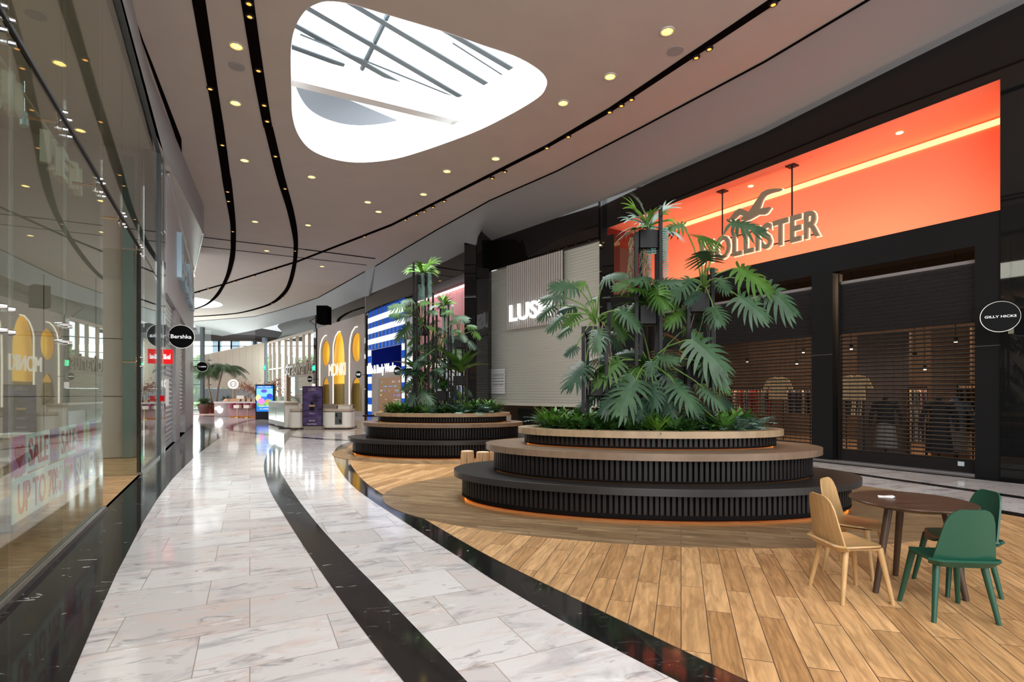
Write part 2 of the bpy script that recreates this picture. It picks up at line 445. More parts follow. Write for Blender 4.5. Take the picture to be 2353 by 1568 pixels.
# ================================================================== CEILING with the skylight opening
sky_px = [(758.7, 2.3), (805, 8.7), (894.5, 34.7), (1024.6, 73.7), (1111, 104), (1183.5, 128.6), (1232.7, 156), (1254.4, 179), (1254.4, 199.4), (1235.6, 224), (1169, 264.4), (1082.4, 306.3), (966.8, 348), (894.5, 367), (822.3, 372.8), (764.5, 364.7), (715.4, 344), (686.5, 310.7), (672, 265.9), (669.7, 202), (668.5, 115.6), (677.8, 63.6), (701, 24.6), (729.8, 7.2)]
sky = [CE(x, y) for x, y in sky_px]
def smooth_closed(p, n=5):
    out = []; P = [Vector((a, b, 0)) for a, b in p]; m = len(P)
    for i in range(m):
        p0, p1, p2, p3 = P[i - 1], P[i], P[(i + 1) % m], P[(i + 2) % m]
        for k in range(n):
            t = k / n
            q = .5 * ((2 * p1) + (p2 - p0) * t + (2 * p0 - 5 * p1 + 4 * p2 - p3) * t * t + (3 * p1 - p0 - 3 * p2 + p3) * t ** 3)
            out.append((q.x, q.y))
    return out
sky = smooth_closed(sky)
c2 = CE(447, 695); sky2 = ell(c2[0] - 1.0, c2[1] - .3, 3.0, 3.2, 0, 40)
# the fascia above the shop fronts: upper (ceiling) line and lower line
def smooth_curve_pts(q_): return [Vector((a, b, 0)) for a, b in smooth_curve(q_, 6)]
FU = [(12.9, -2), (7.7, 8.2), (6.63, 10.05), (5.59, 11.9), (3.6, 14.8), (1.49, 17.76), (-.86, 20.5), (-1.4, 21.3), (-3.4, 24.2), (-7.9, 31.1), (-8.9, 32.5), (-15, 41.5), (-20.7, 47.8), (-24.8, 51.7), (-32.9, 55.3)]
U = Wall((-1.11, 25.1), (3.20, 19.92)); V = Wall((-9.92, 36.4), (-1.56, 23.35)); Mk = Wall((-16.6, 45.6), (-10.1, 36.8)); T = Wall((-25.9, 57.3), (-16.8, 45.9))
def onw(W_, px, py):
    s_ = W_.s_at(px); q_ = W_.p(s_, 0); return (q_.x, q_.y, EYE + (HOR - py) * q_.y / F)
FL = [(17.08, -2, 8.8), onw(R1, 2353, 8), onw(R1, 2087, 140), onw(R1, 1752, 308), onw(R1, 1500, 417), onw(U, 1280, 501), onw(U, 1100, 563), onw(V, 1094, 566), onw(V, 995, 615), onw(V, 844.6, 678.5), onw(Mk, 825, 686.5), onw(Mk, 749, 717.5), onw(T, 642, 745), (-28.2, 57.4, 8.2), (-38, 66, 8.2)]
def leftX(d): return max(-12.1 - .43 * (d - 21.1), -1.73 - .535 * d)
LZ = 7.85
lend = (leftX(21.1), 21.1)
outer = [(12.9, -2)] + FU[1:9] + [(q.x, q.y) for q in smooth_curve_pts(FU[9:])] + [(-60, 58), (-60, 36), (-17.2, 29), lend, (leftX(16), 16), (leftX(13.8) - .05, 13.8), (leftX(12) - .05, 12), (leftX(8) - .05, 8), (leftX(4) - .05, 4), (leftX(-2) - .05, -2)]
mb = MB(); mb.plate(outer, [sky, sky2], lambda a, b, d: Vector((a, b, ZC + d)), .012)
struct('ceiling', mb, M['ceiling'])
def smooth3(P_, n_=6):
    P_ = [Vector(q) for q in P_]; out = []
    for i in range(len(P_) - 1):
        p0 = P_[max(i - 1, 0)]; p1 = P_[i]; p2 = P_[i + 1]; p3 = P_[min(i + 2, len(P_) - 1)]
        for k_ in range(n_):
            t = k_ / n_; out.append(.5 * ((2 * p1) + (p2 - p0) * t + (2 * p0 - 5 * p1 + 4 * p2 - p3) * t * t + (3 * p1 - p0 - 3 * p2 + p3) * t ** 3))
    return out + [P_[-1]]
n = len(FU); FU3 = [(x, y, ZC) for x, y in FU]; sm_i = 9
ua = [Vector(q) for q in FU3[:sm_i]] + smooth3(FU3[sm_i:]); la_ = [Vector(q) for q in FL[:sm_i]] + smooth3(FL[sm_i:])
m_ = len(ua); mb = MB(); rows = 5
for j in range(rows): mb.v += [ua[i].lerp(la_[i], j / (rows - 1)) for i in range(m_)]
mb.f = [(j * m_ + i, j * m_ + i + 1, (j + 1) * m_ + i + 1, (j + 1) * m_ + i) for j in range(rows - 1) for i in range(m_ - 1)]
struct('trim_right_fascia', mb, M['fascia'], smooth='all')
mb = MB()      # shadow gap between ceiling and fascia
for i in range(n - 1):
    if i == 9: continue
    a, b = Vector((*FU[i], ZC - .035)), Vector((*FU[i + 1], ZC - .035))
    d = (b - a).normalized(); s_ = Vector((d.y, -d.x, 0)) * -.02
    mb.hexa([a + s_, b + s_, b - s_, a - s_], [v + Vector((0, 0, .03)) for v in (a + s_, b + s_, b - s_, a - s_)])
struct('trim_shadow_gap', mb, M['blackgap'])
mb = MB(); a, b = FU[8], FL[8]
mb.hexa([(-9.5, 35.6, 8.1), (-9.4, 35.8, 8.1), (-9.6, 36.2, 8.1), (-9.8, 36.0, 8.1)], [(-7.95, 31.1, 9.0), (-7.8, 31.2, 9.0), (-8.6, 32.4, 9.0), (-8.8, 32.3, 9.0)])
struct('trim_fascia_step', mb, M['fascia'])
# left fascia and its soffit
Lw = Wall((-1.70 - .535 * 1.0, 1.0), (-1.70 - .535 * 28.1, 28.1))      # glass front on the left
la = [(leftX(d), d) for d in (-2, 4, 8, 12, 13.8, 16, 21.1)] + [(-16.7, 28.2)]
mb = MB(); k = len(la)
mb.add([(x, y, ZC) for x, y in la] + [(x, y, LZ) for x, y in la], [(i, i + 1, k + i + 1, k + i) for i in range(k - 1)])
struct('trim_left_fascia', mb, M['fascia'])
mb = MB()
lb = [(-1.70 - .535 * d, d) for d in (-2, 28.2)]
mb.plate(la + lb[::-1], [], lambda a, b, d: Vector((a, b, LZ + d)), .02)
struct('ceiling_left_soffit', mb, mat('bronze_gloss_soffit', (.55, .50, .47), .25, spec=.4))
mb = MB()      # black gap between ceiling and left fascia
ga = [CE(297, 0), CE(330, 95), CE(352, 150), CE(417, 319), CE(418, 352)]
gb = [CE(296, 0), CE(326, 95), CE(345, 150), CE(402, 310), CE(404, 335)]
mb.prism(ga + gb[::-1], 8.985, 8.998)
struct('trim_left_gap', mb, M['blackgap'])
mb = MB()
for d0, d1 in ((21.0, 28.1),):
    mb.tube([(leftX(21.1) - .03, 21.1, LZ - .01), (-16.7, 28.2, LZ - .01)], .03, 6)
struct('trim_left_edge', mb, M['chrome'])
# glossy black band between the tops of the shop fronts and the bulkhead
for nm, W_, z0_, z1_ in (('near', R1, 7.68, 9.3), ('pale', U, 7.32, 9.3), ('pink', V, 7.06, 9.0), ('arches', Mk, 7.08, 9.0), ('glazed', T, 7.08, 9.2)):
    mb = MB(); W_.box(mb, -.3 if nm == 'near' else (-7 if nm == 'glazed' else (-.7 if nm == 'pale' else 0)), W_.len + (3 if nm == 'near' else 0), z0_, z1_, -.3, .0)
    struct('wall_right_gloss_band_' + nm, mb, M['soffit'])
mb = MB(); mb.box(-50, -24, 61.9, 62.2, 7.6, 9.2); struct('wall_far_band', mb, M['soffit'])
# skylight shaft, crossbeam, roof
mb = MB(); n = len(sky)
mb.add([(x, y, 8.99) for x, y in sky] + [(x, y, 10.17) for x, y in sky], [(i, (i + 1) % n, (i + 1) % n + n, i + n) for i in range(n)])
struct('trim_skylight_shaft', mb, M['white'])
mb = MB(); n = len(sky2)
mb.add([(x, y, 8.99) for x, y in sky2] + [(x, y, 10.17) for x, y in sky2], [(i, (i + 1) % n, (i + 1) % n + n, i + n) for i in range(n)])
struct('trim_far_skylight_shaft', mb, M['white'])
mb = MB()
p, q = Vector((-5.6, 13.12, 0)), Vector((-1.45, 15.55, 0)); d = (q - p).normalized(); w = Vector((-d.y, d.x, 0)) * .3
mb.hexa([p + Vector((0, 0, 9.35)), q + Vector((0, 0, 9.5)), q + w + Vector((0, 0, 9.5)), p + w + Vector((0, 0, 9.35))],
        [p + Vector((0, 0, 10.0)), q + Vector((0, 0, 10.17)), q + w + Vector((0, 0, 10.17)), p + w + Vector((0, 0, 10.0))])
struct('trim_skylight_crossbeam', mb, M['white'])
mb = MB(); mb.hexa([(-8.5, 18.6, 10.0), (-4.0, 18.6, 10.0), (-4.0, 18.9, 10.0), (-8.5, 18.9, 10.0)], [(-8.5, 18.6, 13.0), (-4.0, 18.6, 11.1), (-4.0, 18.9, 11.1), (-8.5, 18.9, 13.0)])
struct('wall_roof_upstand', mb, M['greypanel'])
ZR = 12.6
def rz(x, y): return CE(x, y, ZR)
beams = [((640, 35), (960, 215)), ((700, 12), (1090, 240)), ((790, -5), (1180, 230)), ((1010, 60), (1230, 190)), ((640, 95), (790, 150)), ((540, 130), (1010, 330))]
rb = empty('skylight_roof', (-2, 17, ZR), 'glazed roof on pale blue steel beams seen through the large ceiling opening', 'skylight', kind='structure')
for a, b in beams:
    a = Vector((*rz(*a), 0)); b = Vector((*rz(*b), 0)); d = (b - a).normalized(); w = Vector((-d.y, d.x, 0))
    mb = MB()
    A, B = a - w * .05, b - w * .05; C, D_ = b + w * .05, a + w * .05
    mb.hexa([v + Vector((0, 0, ZR)) for v in (A, B, C, D_)], [v + Vector((0, 0, ZR + .30)) for v in (A, B, C, D_)])
    bo = mb.build('roof_beam', M['steel'], rb)
    mb = MB(); A, B = a - w * .1, b - w * .1; C, D_ = b + w * .1, a + w * .1
    mb.hexa([v + Vector((0, 0, ZR - .04)) for v in (A, B, C, D_)], [v + Vector((0, 0, ZR)) for v in (A, B, C, D_)])
    mb.build('beam_flange', M['darksteel'], bo)
a = Vector((*rz(897, 30), ZR + .1)); b = Vector((*rz(832, 165), ZR + .1))
mb = MB(); mb.tube([a, b], .08, 6); mb.build('purlin', M['darksteel'], rb)
for (p1, p2) in (((690, 70), (1060, 222)), ((1040, 90), (1160, 168))):
    mb = MB(); mb.tube([(*rz(*p1), ZR - .12), (*rz(*p2), ZR - .12)], .025, 6); mb.build('sprinkler_pipe', M['darksteel'], rb)
mb = MB(); mb.box(-16, 6, 10.2, 27, ZR + .5, ZR + .52); mb.build('roof_glass', M['roofglass'], rb)
# black lighting channels
chA_l = [(441, 0), (464, 127.6), (487, 255), (493.7, 300), (508, 392), (513.5, 428.5), (528.5, 509), (530, 554), (529, 581), (520.5, 626.7), (507, 659), (488, 685.6), (467, 701.7), (437, 712)]
chA_r = [(472, 0), (488.5, 115), (502.5, 217), (515.7, 300), (529, 400), (532.6, 420.5), (541.4, 509), (542, 557), (539, 594.6), (528.5, 632), (515, 659), (499, 683), (472, 702.5), (437, 714)]
chB_l = [(553.5, 0), (569, 94), (584, 184), (604.6, 288), (609, 300), (635.7, 407), (659.8, 484.8), (673, 546), (674.5, 573), (671.8, 608), (661, 650.8), (649, 672), (625, 693.7), (595.5, 706), (547, 718.5), (490, 724), (437, 727)]
chB_r = [(583.4, 0), (597, 102), (612, 204), (625, 288), (629, 300), (654.4, 407), (675.8, 487.5), (684.4, 541), (683.9, 584), (678.5, 621), (670.5, 650.8), (657, 675), (633, 695), (598, 709), (548, 720.5), (490, 726), (437, 728.6)]
chC_u = [(1764.5, 0), (1400, 247), (1257, 331.6), (900, 514), (683.9, 598.6), (518, 650.5), (437, 674)]
chC_l = [(1793, 0), (1400, 259), (1257, 340), (900, 519), (683.9, 602.6), (518, 653.5), (437, 677)]
def channel(name, l, r, ext, z=8.982):
    l = [CE(*p) for p in l]; r = [CE(*p) for p in r]
    def ex(q): d = (Vector(q[0]) - Vector(q[1])).normalized() * 9; return [(q[0][0] + d.x, q[0][1] + d.y)]
    def sm(q): return ex(q) + (smooth_curve(q, 5) if len(q) > 7 else list(q))
    mb = MB()
    mb.prism(sm(l) + sm(r)[::-1], z, 8.999)
    return struct(name, mb, M['blackgap'])
channel('ceiling_light_channel', chA_l, chA_r, (1.6, -8))
channel('ceiling_light_channel_middle', chB_l, chB_r, (1.2, -8))
channel('ceiling_light_channel_long', chC_u, chC_l, (4.6, -8), 8.984)
mb = MB()
def cline(a, b, w): 
    a = Vector(CE(*a)); b = Vector(CE(*b)); d = (b - a).normalized(); n_ = Vector((-d.y, d.x)) * w / 2
    mb.prism([tuple(a + n_), tuple(b + n_), tuple(b - n_), tuple(a - n_)], 8.975, 8.9995)
cline((466, 545), (700, 573), .04); cline((700, 573), (862, 594), .1); cline((462, 566), (842, 609), .02)
struct('ceiling_joint', mb, M['blackgap'])

# ------------------------------------------------------------------ lamps in the ceiling
M['lampglow'] = emis('warm_lamp', (1.0, .72, .25), 5)
M['lampcore'] = emis('warm_lamp_core', (1.0, .60, .10), 1.6)
M['amber'] = emis('amber_lamp', (1.0, .42, .08), 1.6)
M['ringmetal'] = mat('lamp_ring', (.62, .58, .54), .5)
M['speaker'] = mat('speaker_grille', (.30, .29, .29), .7)
def lamp_proto(name, label, n_dots):
    r = empty(name, (0, 0, 0), label, 'ceiling light')
    mb = MB(); mb.lathe((0, 0, 0), [(.15, 0), (.15, -.02), (.12, -.025), (.118, -.004)], 24); mb.build('trim_ring', M['ringmetal'], r)
    mb = MB(); mb.lathe((0, 0, 0), [(.118, -.004), (.118, -.012)], 20); mb.build('diffuser', M['lampcore'], r)
    mb = MB()
    for i in range(n_dots):
        a = i * 2.39996; q = .1 * math.sqrt((i + .5) / n_dots)
        mb.lathe((q * math.cos(a), q * math.sin(a), -.016), [(.014, 0), (.008, -.006)], 6)
    mb.build('led_cluster', M['lampglow'], r)
    return r
lp = lamp_proto('recessed_ceiling_lamp', 'round recessed ceiling lamp with yellow cluster', 19)
spots = [(543, 105, 'nearest lamp between the two long black channels on the left'), (541, 236, 'second lamp between the two black channels, beyond the grey speaker'), (562, 368, 'third lamp between the two black channels'),
  (716, 406, 'lamp just beyond the left end of the large skylight'), (1533, 71, 'nearest lamp on the right, close to the grey speaker'), (1402, 175, 'second lamp from the near right, level with the skylight tip'),
  (1294, 236, 'third lamp along the right side of the skylight'), (1139, 364, 'lamp close beside the long diagonal black channel'), (1027, 393, 'lamp beyond the middle of the skylight'),
  (973, 446, 'nearer lamp of the close pair left of the diagonal channel'), (845, 464, 'lamp between the skylight and the bend of the middle channel'), (870, 486, 'farther lamp of the close pair left of the diagonal channel'),
  (586, 509, 'lamp between the two channels before the ceiling joint'), (708, 517, 'lamp right of the middle channel before the ceiling joint'), (613, 576, 'lamp on the thin strip between the two ceiling joints'), (740, 612, 'farthest lamp, beyond the ceiling joint near the beam corner')]
for i, (x, y, t) in enumerate(spots):
    o = lp if i == 0 else copy_tree(lp)
    a, b = CE(x, y); o.location = (a, b, ZC); o['label'] = 'round recessed yellow ceiling lamp, ' + t; o['group'] = 'recessed ceiling lamps'
for i, (x, y) in enumerate([(543, 105), (541, 236), (1533, 71), (1402, 175), (1294, 236), (1139, 364), (716, 406), (870, 486)]):
    a, b = CE(x, y); spot('downlight_beam', (a, b, ZC - .06), (a, b, 0), 160, (1, .80, .55), 75)
for x, y in ((586, 509), (708, 517), (613, 576), (740, 612)):
    a, b = CE(x, y); spot('downlight_beam', (a, b, ZC - .06), (a + .5, b, 0), 420, (1, .86, .68), 80)
for x, y, t in ((544, 153, 'between the two black channels'), (1552, 117, 'right, beside the diagonal channel')):
    a, b = CE(x, y); mb = MB(); mb.lathe((a, b, ZC), [(.17, 0), (.17, -.008), (.16, -.012)], 24)
    tag(mb.build('ceiling_speaker', M['speaker']), 'round grey ceiling speaker, ' + t, 'speaker', 'ceiling speakers')
# spotlights inside the black channels
pr = empty('channel_spotlight', (0, 0, 0), 'small amber spotlight in a black channel', 'spotlight', 'spotlights in the black ceiling channels')
mb = MB(); mb.lathe((0, 0, 0), [(.08, 0), (.08, -.03), (.07, -.04)], 14); mb.build('housing', M['blackmetal'], pr)
mb = MB(); mb.lathe((0, 0, -.038), [(.05, 0), (.03, -.010)], 12); mb.build('bulb', M['amber'], pr)
first = True
chs = [('left', [(483, 200), (511, 330), (523, 438), (525, 460), (535, 530)]), ('middle', [(572, 3), (574, 33), (594, 158), (607, 238), (614, 275), (633, 356), (655, 431), (678, 575), (650, 682), (625, 697)]),
       ('diagonal', [(1777, 5), (1630, 108), (1600, 128), (1451, 225), (1428, 239), (1401, 254), (1306, 311), (1257, 337), (1160, 392), (1131, 407), (1021, 460), (995, 474), (975, 484), (957, 492), (932, 503), (838, 542), (632, 618), (585, 633), (540, 646), (478, 662), (457, 671)])]
for nm, lst in chs:
    for i, (x, y) in enumerate(lst):
        o = pr if first else copy_tree(pr); first = False
        a, b = CE(x, y); o.location = (a, b, 8.985)
        o['label'] = 'small amber spotlight set in the %s black ceiling channel, one of its row' % nm
        o['group'] = 'spotlights in the %s ceiling channel' % nm
# ================================================================== LEFT SHOP FRONT
def lbox(name, s0, s1, z0, z1, o0, o1, m, parent=None):
    mb = MB(); Lw.box(mb, s0, s1, z0, z1, o0, o1)
    return mb.build(name, m, parent)
S = lambda px, o=0: Lw.s_at(px, o)
greywall = mat('shop_grey_wall', (.46, .42, .38), .7, noise=.06, nscale=.8)
stone = mat('grey_stone_cladding', (.33, .31, .31), .45, noise=.15, nscale=6)
signpanel = mat('brushed_sign_panel', (.36, .34, .35), .35, noise=.12, nscale=5, stretch=(1, 1, .2))
shutgrey = mat('grey_shutter', (.36, .35, .36), .4, metal=.3)
teal = mat('teal_glass_panel', (.13, .19, .18), .2)
posterm = {}
for k, c in dict(pink=(.62, .25, .45), purple=(.22, .16, .36), mint=(.62, .80, .74), red=(.42, .045, .04), cream=(.80, .82, .70), yellow=(.62, .48, .10), green=(.10, .25, .10)).items():
    posterm[k] = mat('poster_' + k, c, .5)
sE = S(235.5); sE2 = S(320); sG2 = S(363); sC = S(374)
# glass panes
def pane(name, s0, s1, z0, z1, label, grp='glass panes of the left shop front', o=0):
    mb = MB(); Lw.box(mb, s0, s1, z0, z1, o - .006, o + .006)
    ob = mb.build(name, M['glass'])
    return tag(ob, label, 'window pane', grp)
sj = S(151)
for a, b, t in ((-2.0, S(28) - .01, 'nearest pane at the left edge of the picture'), (S(28), sj - .006, 'pane carrying the left half of the sale posters'), (sj + .006, sE, 'pane carrying the SUMMER poster, beside the shop entrance')):
    pane('shop_glazing', a, b, .06, 4.53, 'tall clear lower glass pane, ' + t)
pane('shop_glazing', sE2, sG2, .06, 4.53, 'tall lower glass pane between the shop entrance and the grey column')
for a, b, t in ((-2.0, sj - .006, 'nearest of the upper row'), (sj + .006, S(235) - .006, 'above the SUMMER poster'), (S(235) + .006, S(280), 'above the entrance, nearer half'), (S(280) + .012, sE2, 'above the entrance, farther half'), (sE2 + .012, sG2 + .3, 'farthest of the upper row')):
    pane('upper_glazing', a, b, 4.57, LZ - .02, 'tall upper glass pane over the black joint, ' + t, 'upper glass panes of the left shop front')
tag(lbox('pane_joint', -2.0, sE2, 4.53, 4.57, -.02, .02, M['blackmetal']), 'thin black horizontal joint across the left shop glass', 'glazing bar')
rail = empty('glazing_rail', Lw.p(0, 0, 0), 'low metal base rail under the near shop glass on the left', 'glazing rail')
lbox('rail_channel', -2.0, sE, .006, .06, -.05, .05, mat('rail_metal', (.30, .27, .25), .25, metal=.8), rail)
lbox('rail_cap', -2.0, sE, .06, .075, .012, .03, M['chrome'], rail)
rail = empty('glazing_rail', Lw.p(sE2, 0, 0), 'low metal base rail under the glass pane beyond the entrance', 'glazing rail')
lbox('rail_channel', sE2, sG2, .006, .06, -.05, .05, bpy.data.materials['rail_metal'], rail)
tag(lbox('glass_fin', S(321), S(321) + .03, .01, 4.5, -.05, .02, M['blackmetal']), 'thin black upright post at the far side of the shop entrance', 'post')
# inner glass screen of the entrance, running back into the shop
mb = MB()
a = Lw.p(sE2, 0, 0); b = Vector((G(228, 1096)[0], G(228, 1096)[1], 0)); d = (b - a).normalized(); w = Vector((-d.y, d.x, 0)) * .006
mb.hexa([a + w, b + w, b - w, a - w], [v + Vector((0, 0, 4.5)) for v in (a + w, b + w, b - w, a - w)])
tag(mb.build('glass_screen', M['glass']), 'clear glass screen running back from the entrance into the shop', 'glass screen')
# spider fittings
def spider(x, y, lab, sc_=1.0):
    s0 = S(x); z = Lw.z_at(x, y)
    r = empty('spider_fitting', Lw.p(s0, z, .0), lab, 'glass fitting', 'steel glass fittings on the left shop front')
    for ds in (-.09, .09):
        for dz in (-.09, .09):
            mb = MB(); c = Lw.p(s0 + ds * sc_, z + dz * sc_, .01)
            mb.tube([c, c + Vector((*Lw.n, 0)) * .04], [.026, .018], 10); bt = mb.build('bolt', M['chrome'], r, smooth=True)
    mb = MB()
    for sg in (-1, 1): mb.tube([Lw.p(s0 - .09, z - .09 * sg, -.05), Lw.p(s0 + .09, z + .09 * sg, -.05)], .012, 6)
    mb.tube([Lw.p(s0, z, -.05), Lw.p(s0, z, -.30)], .02, 6)
    mb.build('spider_arms', M['chrome'], r, smooth=True)
for x, y, t in ((8, 55, 'at the top left corner of the picture'), (148, 285, 'on the black joint above the white letters'), (230, 430, 'on the black joint above the entrance corner'), (282, 505, 'on the black joint over the entrance'), (322, 575, 'where the black joint meets the far post'),
                (8, 735, 'low at the left edge near the yellow tube'), (148, 768, 'at mid height on the joint of the poster panes'), (322, 832, 'at mid height on the far post of the entrance')):
    spider(x, y, 'four-bolt steel glass fitting ' + t)
# glass fins standing behind the joints
for px, t in ((151, 'behind the joint of the two poster panes'), (235, 'behind the glass corner of the entrance'), (28, 'near the left edge behind the glass')):
    mb = MB(); s0 = S(px); Lw.box(mb, s0 - .008, s0 + .008, .06, LZ - .05, -.45, -.03)
    tag(mb.build('glass_fin', M['glass']), 'tall upright glass fin ' + t, 'glass fin', 'glass fins of the left shop front')
mb = MB(); Lw.box(mb, -3.2, sG2 + .3, LZ - .03, LZ + .12, -.14, .05); struct('trim_left_glass_head', mb, M['darksteel'])
# shop interior
mb = MB(); Lw.box(mb, -3, sG2 + .3, .0008, .0065, -9.0, -.02); struct('floor_left_shop', mb, M['shopwood'])
mb = MB(); Lw.box(mb, -3, sG2 + 3, 0, LZ, -9.2, -9.0); struct('wall_left_shop_back', mb, greywall)
mb = MB(); Lw.box(mb, -3, sG2 + 3, LZ, LZ + .1, -9.2, -.1); struct('ceiling_left_shop', mb, mat('shop_ceiling', (.48, .46, .42), .8))
mb = MB(); Lw.box(mb, -3.2, -3.0, 0, LZ, -9.2, -.0); struct('wall_left_shop_near', mb, greywall)
# end wall of the shop with tall grey panels, seen through the entrance
mb = MB(); Lw.box(mb, sG2 + .32, sG2 + .42, 0, LZ, -9.0, -.35); struct('wall_left_shop_end', mb, greywall)
ew = empty('wall_panel', Lw.p(sG2 + .2, 0, -1.5), 'tall grey panelled inner wall with a teal glass strip inside the shop entrance', 'wall panel')
for k, (o0, o1) in enumerate(((-1.3, -.5), (-2.3, -1.32), (-3.4, -2.32), (-4.6, -3.42), (-6, -4.62))):
    for z0, z1 in ((.02, 1.55), (1.57, 3.0), (3.02, 4.5)):
        mb = MB(); Lw.box(mb, sG2 + .22, sG2 + .30, z0, z1, o0, o1); mb.build('panel', greywall, ew)
def oz(px, s_):
    best = min(((abs(CX + F * Lw.p(s_, 0, -k / 100).x / Lw.p(s_, 0, -k / 100).y - px)), -k / 100) for k in range(10, 900)); return best[1]
mb = MB(); Lw.box(mb, sG2 + .05, sG2 + .2, .02, 7.6, oz(281, sG2 + .05), oz(307, sG2 + .05)); mb.build('teal_strip', teal, ew)
area('left_shop_light', Lw.p(5, 7.3, -5), 5, 380, (1, .93, .82), Lw.p(5, 0, -4.5), 3)
# sale posters hung on the inside of the glass
def lposter(px0, px1, z0, z1, color, label, words=None, heart=None, wc='red', o=-.03):
    s0, s1 = S(px0, o), S(px1, o)
    mb = MB(); Lw.box(mb, s0, s1, z0, z1, o - .004, o + .004)
    root = tag(mb.build('sale_poster', posterm[color]), label, 'poster')
    W_, H_ = s1 - s0, z1 - z0
    def fn(a, b, c): return Lw.p(s0 + W_ * .08 + a, z0 + H_ * .12 + b, o + .005 + c)
    if words: text_on('lettering', words, fn, W_ * .84, H_ * .76, posterm[wc], root, .003, .018)
    if heart:
        pts = []
        for i in range(32):
            t = 2 * math.pi * i / 32
            pts.append((.5 + .45 * math.sin(t) ** 3, .55 + .45 * (13 * math.cos(t) - 5 * math.cos(2 * t) - 2 * math.cos(3 * t) - math.cos(4 * t)) / 17))
        mb = MB(); mb.plate([(p[0] * W_ * .9, p[1] * H_ * .8) for p in pts], [], lambda a, b, d: Lw.p(s0 + W_ * .05 + a, z0 + H_ * .08 + b, o + .005 + d), .003)
        mb.build('heart', posterm['red'], root)
    if color == 'yellow': pass
    return root
lposter(28.7, 57.4, .955, 1.285, 'pink', 'pink poster with red heart, leftmost of the upper poster row', heart=1)
lposter(59, 113, .955, 1.285, 'mint', 'pale SALE poster, left one of the two in the upper row', 'SALE')
lposter(115, 134, .955, 1.285, 'purple', 'purple poster with red heart between the two SALE posters', heart=1)
lposter(136, 175, .955, 1.285, 'mint', 'pale SALE poster, right one of the two in the upper row', 'SALE')
lposter(177, 191, .955, 1.285, 'pink', 'narrow pink heart poster right of the second SALE poster', heart=1)
pz = lposter(192, 205, .955, 1.285, 'mint', 'narrow pale poster with yellow sunburst in the upper row')
mb = MB(); s0, s1 = S(192, -.03), S(205, -.03)
star = [((.5 + (.42 if i % 2 else .2) * math.cos(i * math.pi / 9)) * (s1 - s0), (.5 + (.42 if i % 2 else .2) * math.sin(i * math.pi / 9)) * .33) for i in range(18)]
mb.plate(star, [], lambda a, b, d: Lw.p(s0 + a, .955 + b, -.025 + d), .003); mb.build('sunburst', posterm['yellow'], pz)
lposter(206, 219, .955, 1.285, 'purple', 'narrow purple heart poster at the right end of the upper row', heart=1)
lposter(27, 145.5, .57, .93, 'mint', 'wide pale poster reading UP TO 70% in the lower row', 'UP TO 70%')
lposter(147, 167.5, .57, .93, 'pink', 'pink poster with red heart between UP TO 70% and SUMMER', heart=1)
lposter(169, 219, .57, .93, 'purple', 'purple poster reading SUMMER beside the shop entrance', 'SUMMER', wc='cream')
# hanging white letters inside, upper left
wl_ = mat('cream_letters', (.55, .54, .44), .6)
lt = empty('hanging_letters', Lw.p(S(60, -.5), 3.9, -.5), 'row of cream block letters hanging behind the glass on the left', 'hanging letters')
for i, (px, py, ch) in enumerate(((-40, 190, 'S'), (15, 220, 'U'), (100, 345, 'M'), (130, 378, 'E'), (165, 410, 'N'))):
    s0 = S(px, -.6); z = Lw.z_at(px, py, -.6)
    text_on('letter', ch, lambda a, b, c, s0=s0, z=z: Lw.p(s0 - .17 + a, z - .21 + b, -.6 + c), .34, .42, wl_, lt, .10, .03)
mb = MB(); mb.tube([Lw.p(S(-60, -.6), Lw.z_at(130, 350, -.6) + .05, -.55), Lw.p(S(175, -.6), Lw.z_at(130, 350, -.6) + .05, -.55)], .02, 6); mb.build('hanging_bar', wl_, lt)
r = empty('track_spotlight', Lw.p(S(55, -.8), Lw.z_at(55, 275, -.8), -.8), 'small pale blue cylinder spotlight behind the left glass near the cream letters', 'spotlight')
q = r.location.copy(); mb = MB(); mb.tube([q + Vector((0, 0, .08)), q + Vector((.03, -.03, -.10))], .045, 14); mb.build('housing', mat('pale_blue_metal', (.25, .48, .50), .35), r, smooth=True)
mb = MB(); mb.tube([q + Vector((0, 0, .08)), q + Vector((0, 0, .5))], .01, 6); mb.build('stem', M['chrome'], r)
# low display plinth behind the glass
r = empty('display_plinth', Lw.p(S(60, -.5), 0, -.9), 'low dark display box on the shop floor behind the near glass', 'plinth')
mb = MB(); Lw.box(mb, S(25, -.7), S(112, -.7), .0, .20, -1.1, -.7); mb.build('box', mat('plinth_dark', (.07, .065, .06), .4), r)
mb = MB(); Lw.box(mb, S(25, -.7) - .03, S(112, -.7) + .03, .2, .225, -1.13, -.67); mb.build('lid', mat('plinth_lid', (.12, .11, .10), .3), r)
# white table on the shop floor, left edge
r = empty('display_table', Lw.p(S(40, -2.6), 0, -2.6), 'white display table with a yellow tube lamp inside the left shop', 'table')
p0 = Vector((*G(58, 1120), 0)); mb = MB(); mb.box(p0.x - .7, p0.x, p0.y, p0.y + .5, .86, .92); mb.build('tabletop', M['white'], r)
for dx in (-.66, -.04):
    for dy in (.04, .46):
        mb = MB(); mb.box(p0.x + dx - .025, p0.x + dx + .025, p0.y + dy - .025, p0.y + dy + .025, .006, .86); mb.build('leg', M['white'], r)
mb = MB(); mb.box(p0.x - .68, p0.x - .02, p0.y + .02, p0.y + .48, .45, .48); mb.build('shelf', M['white'], r)
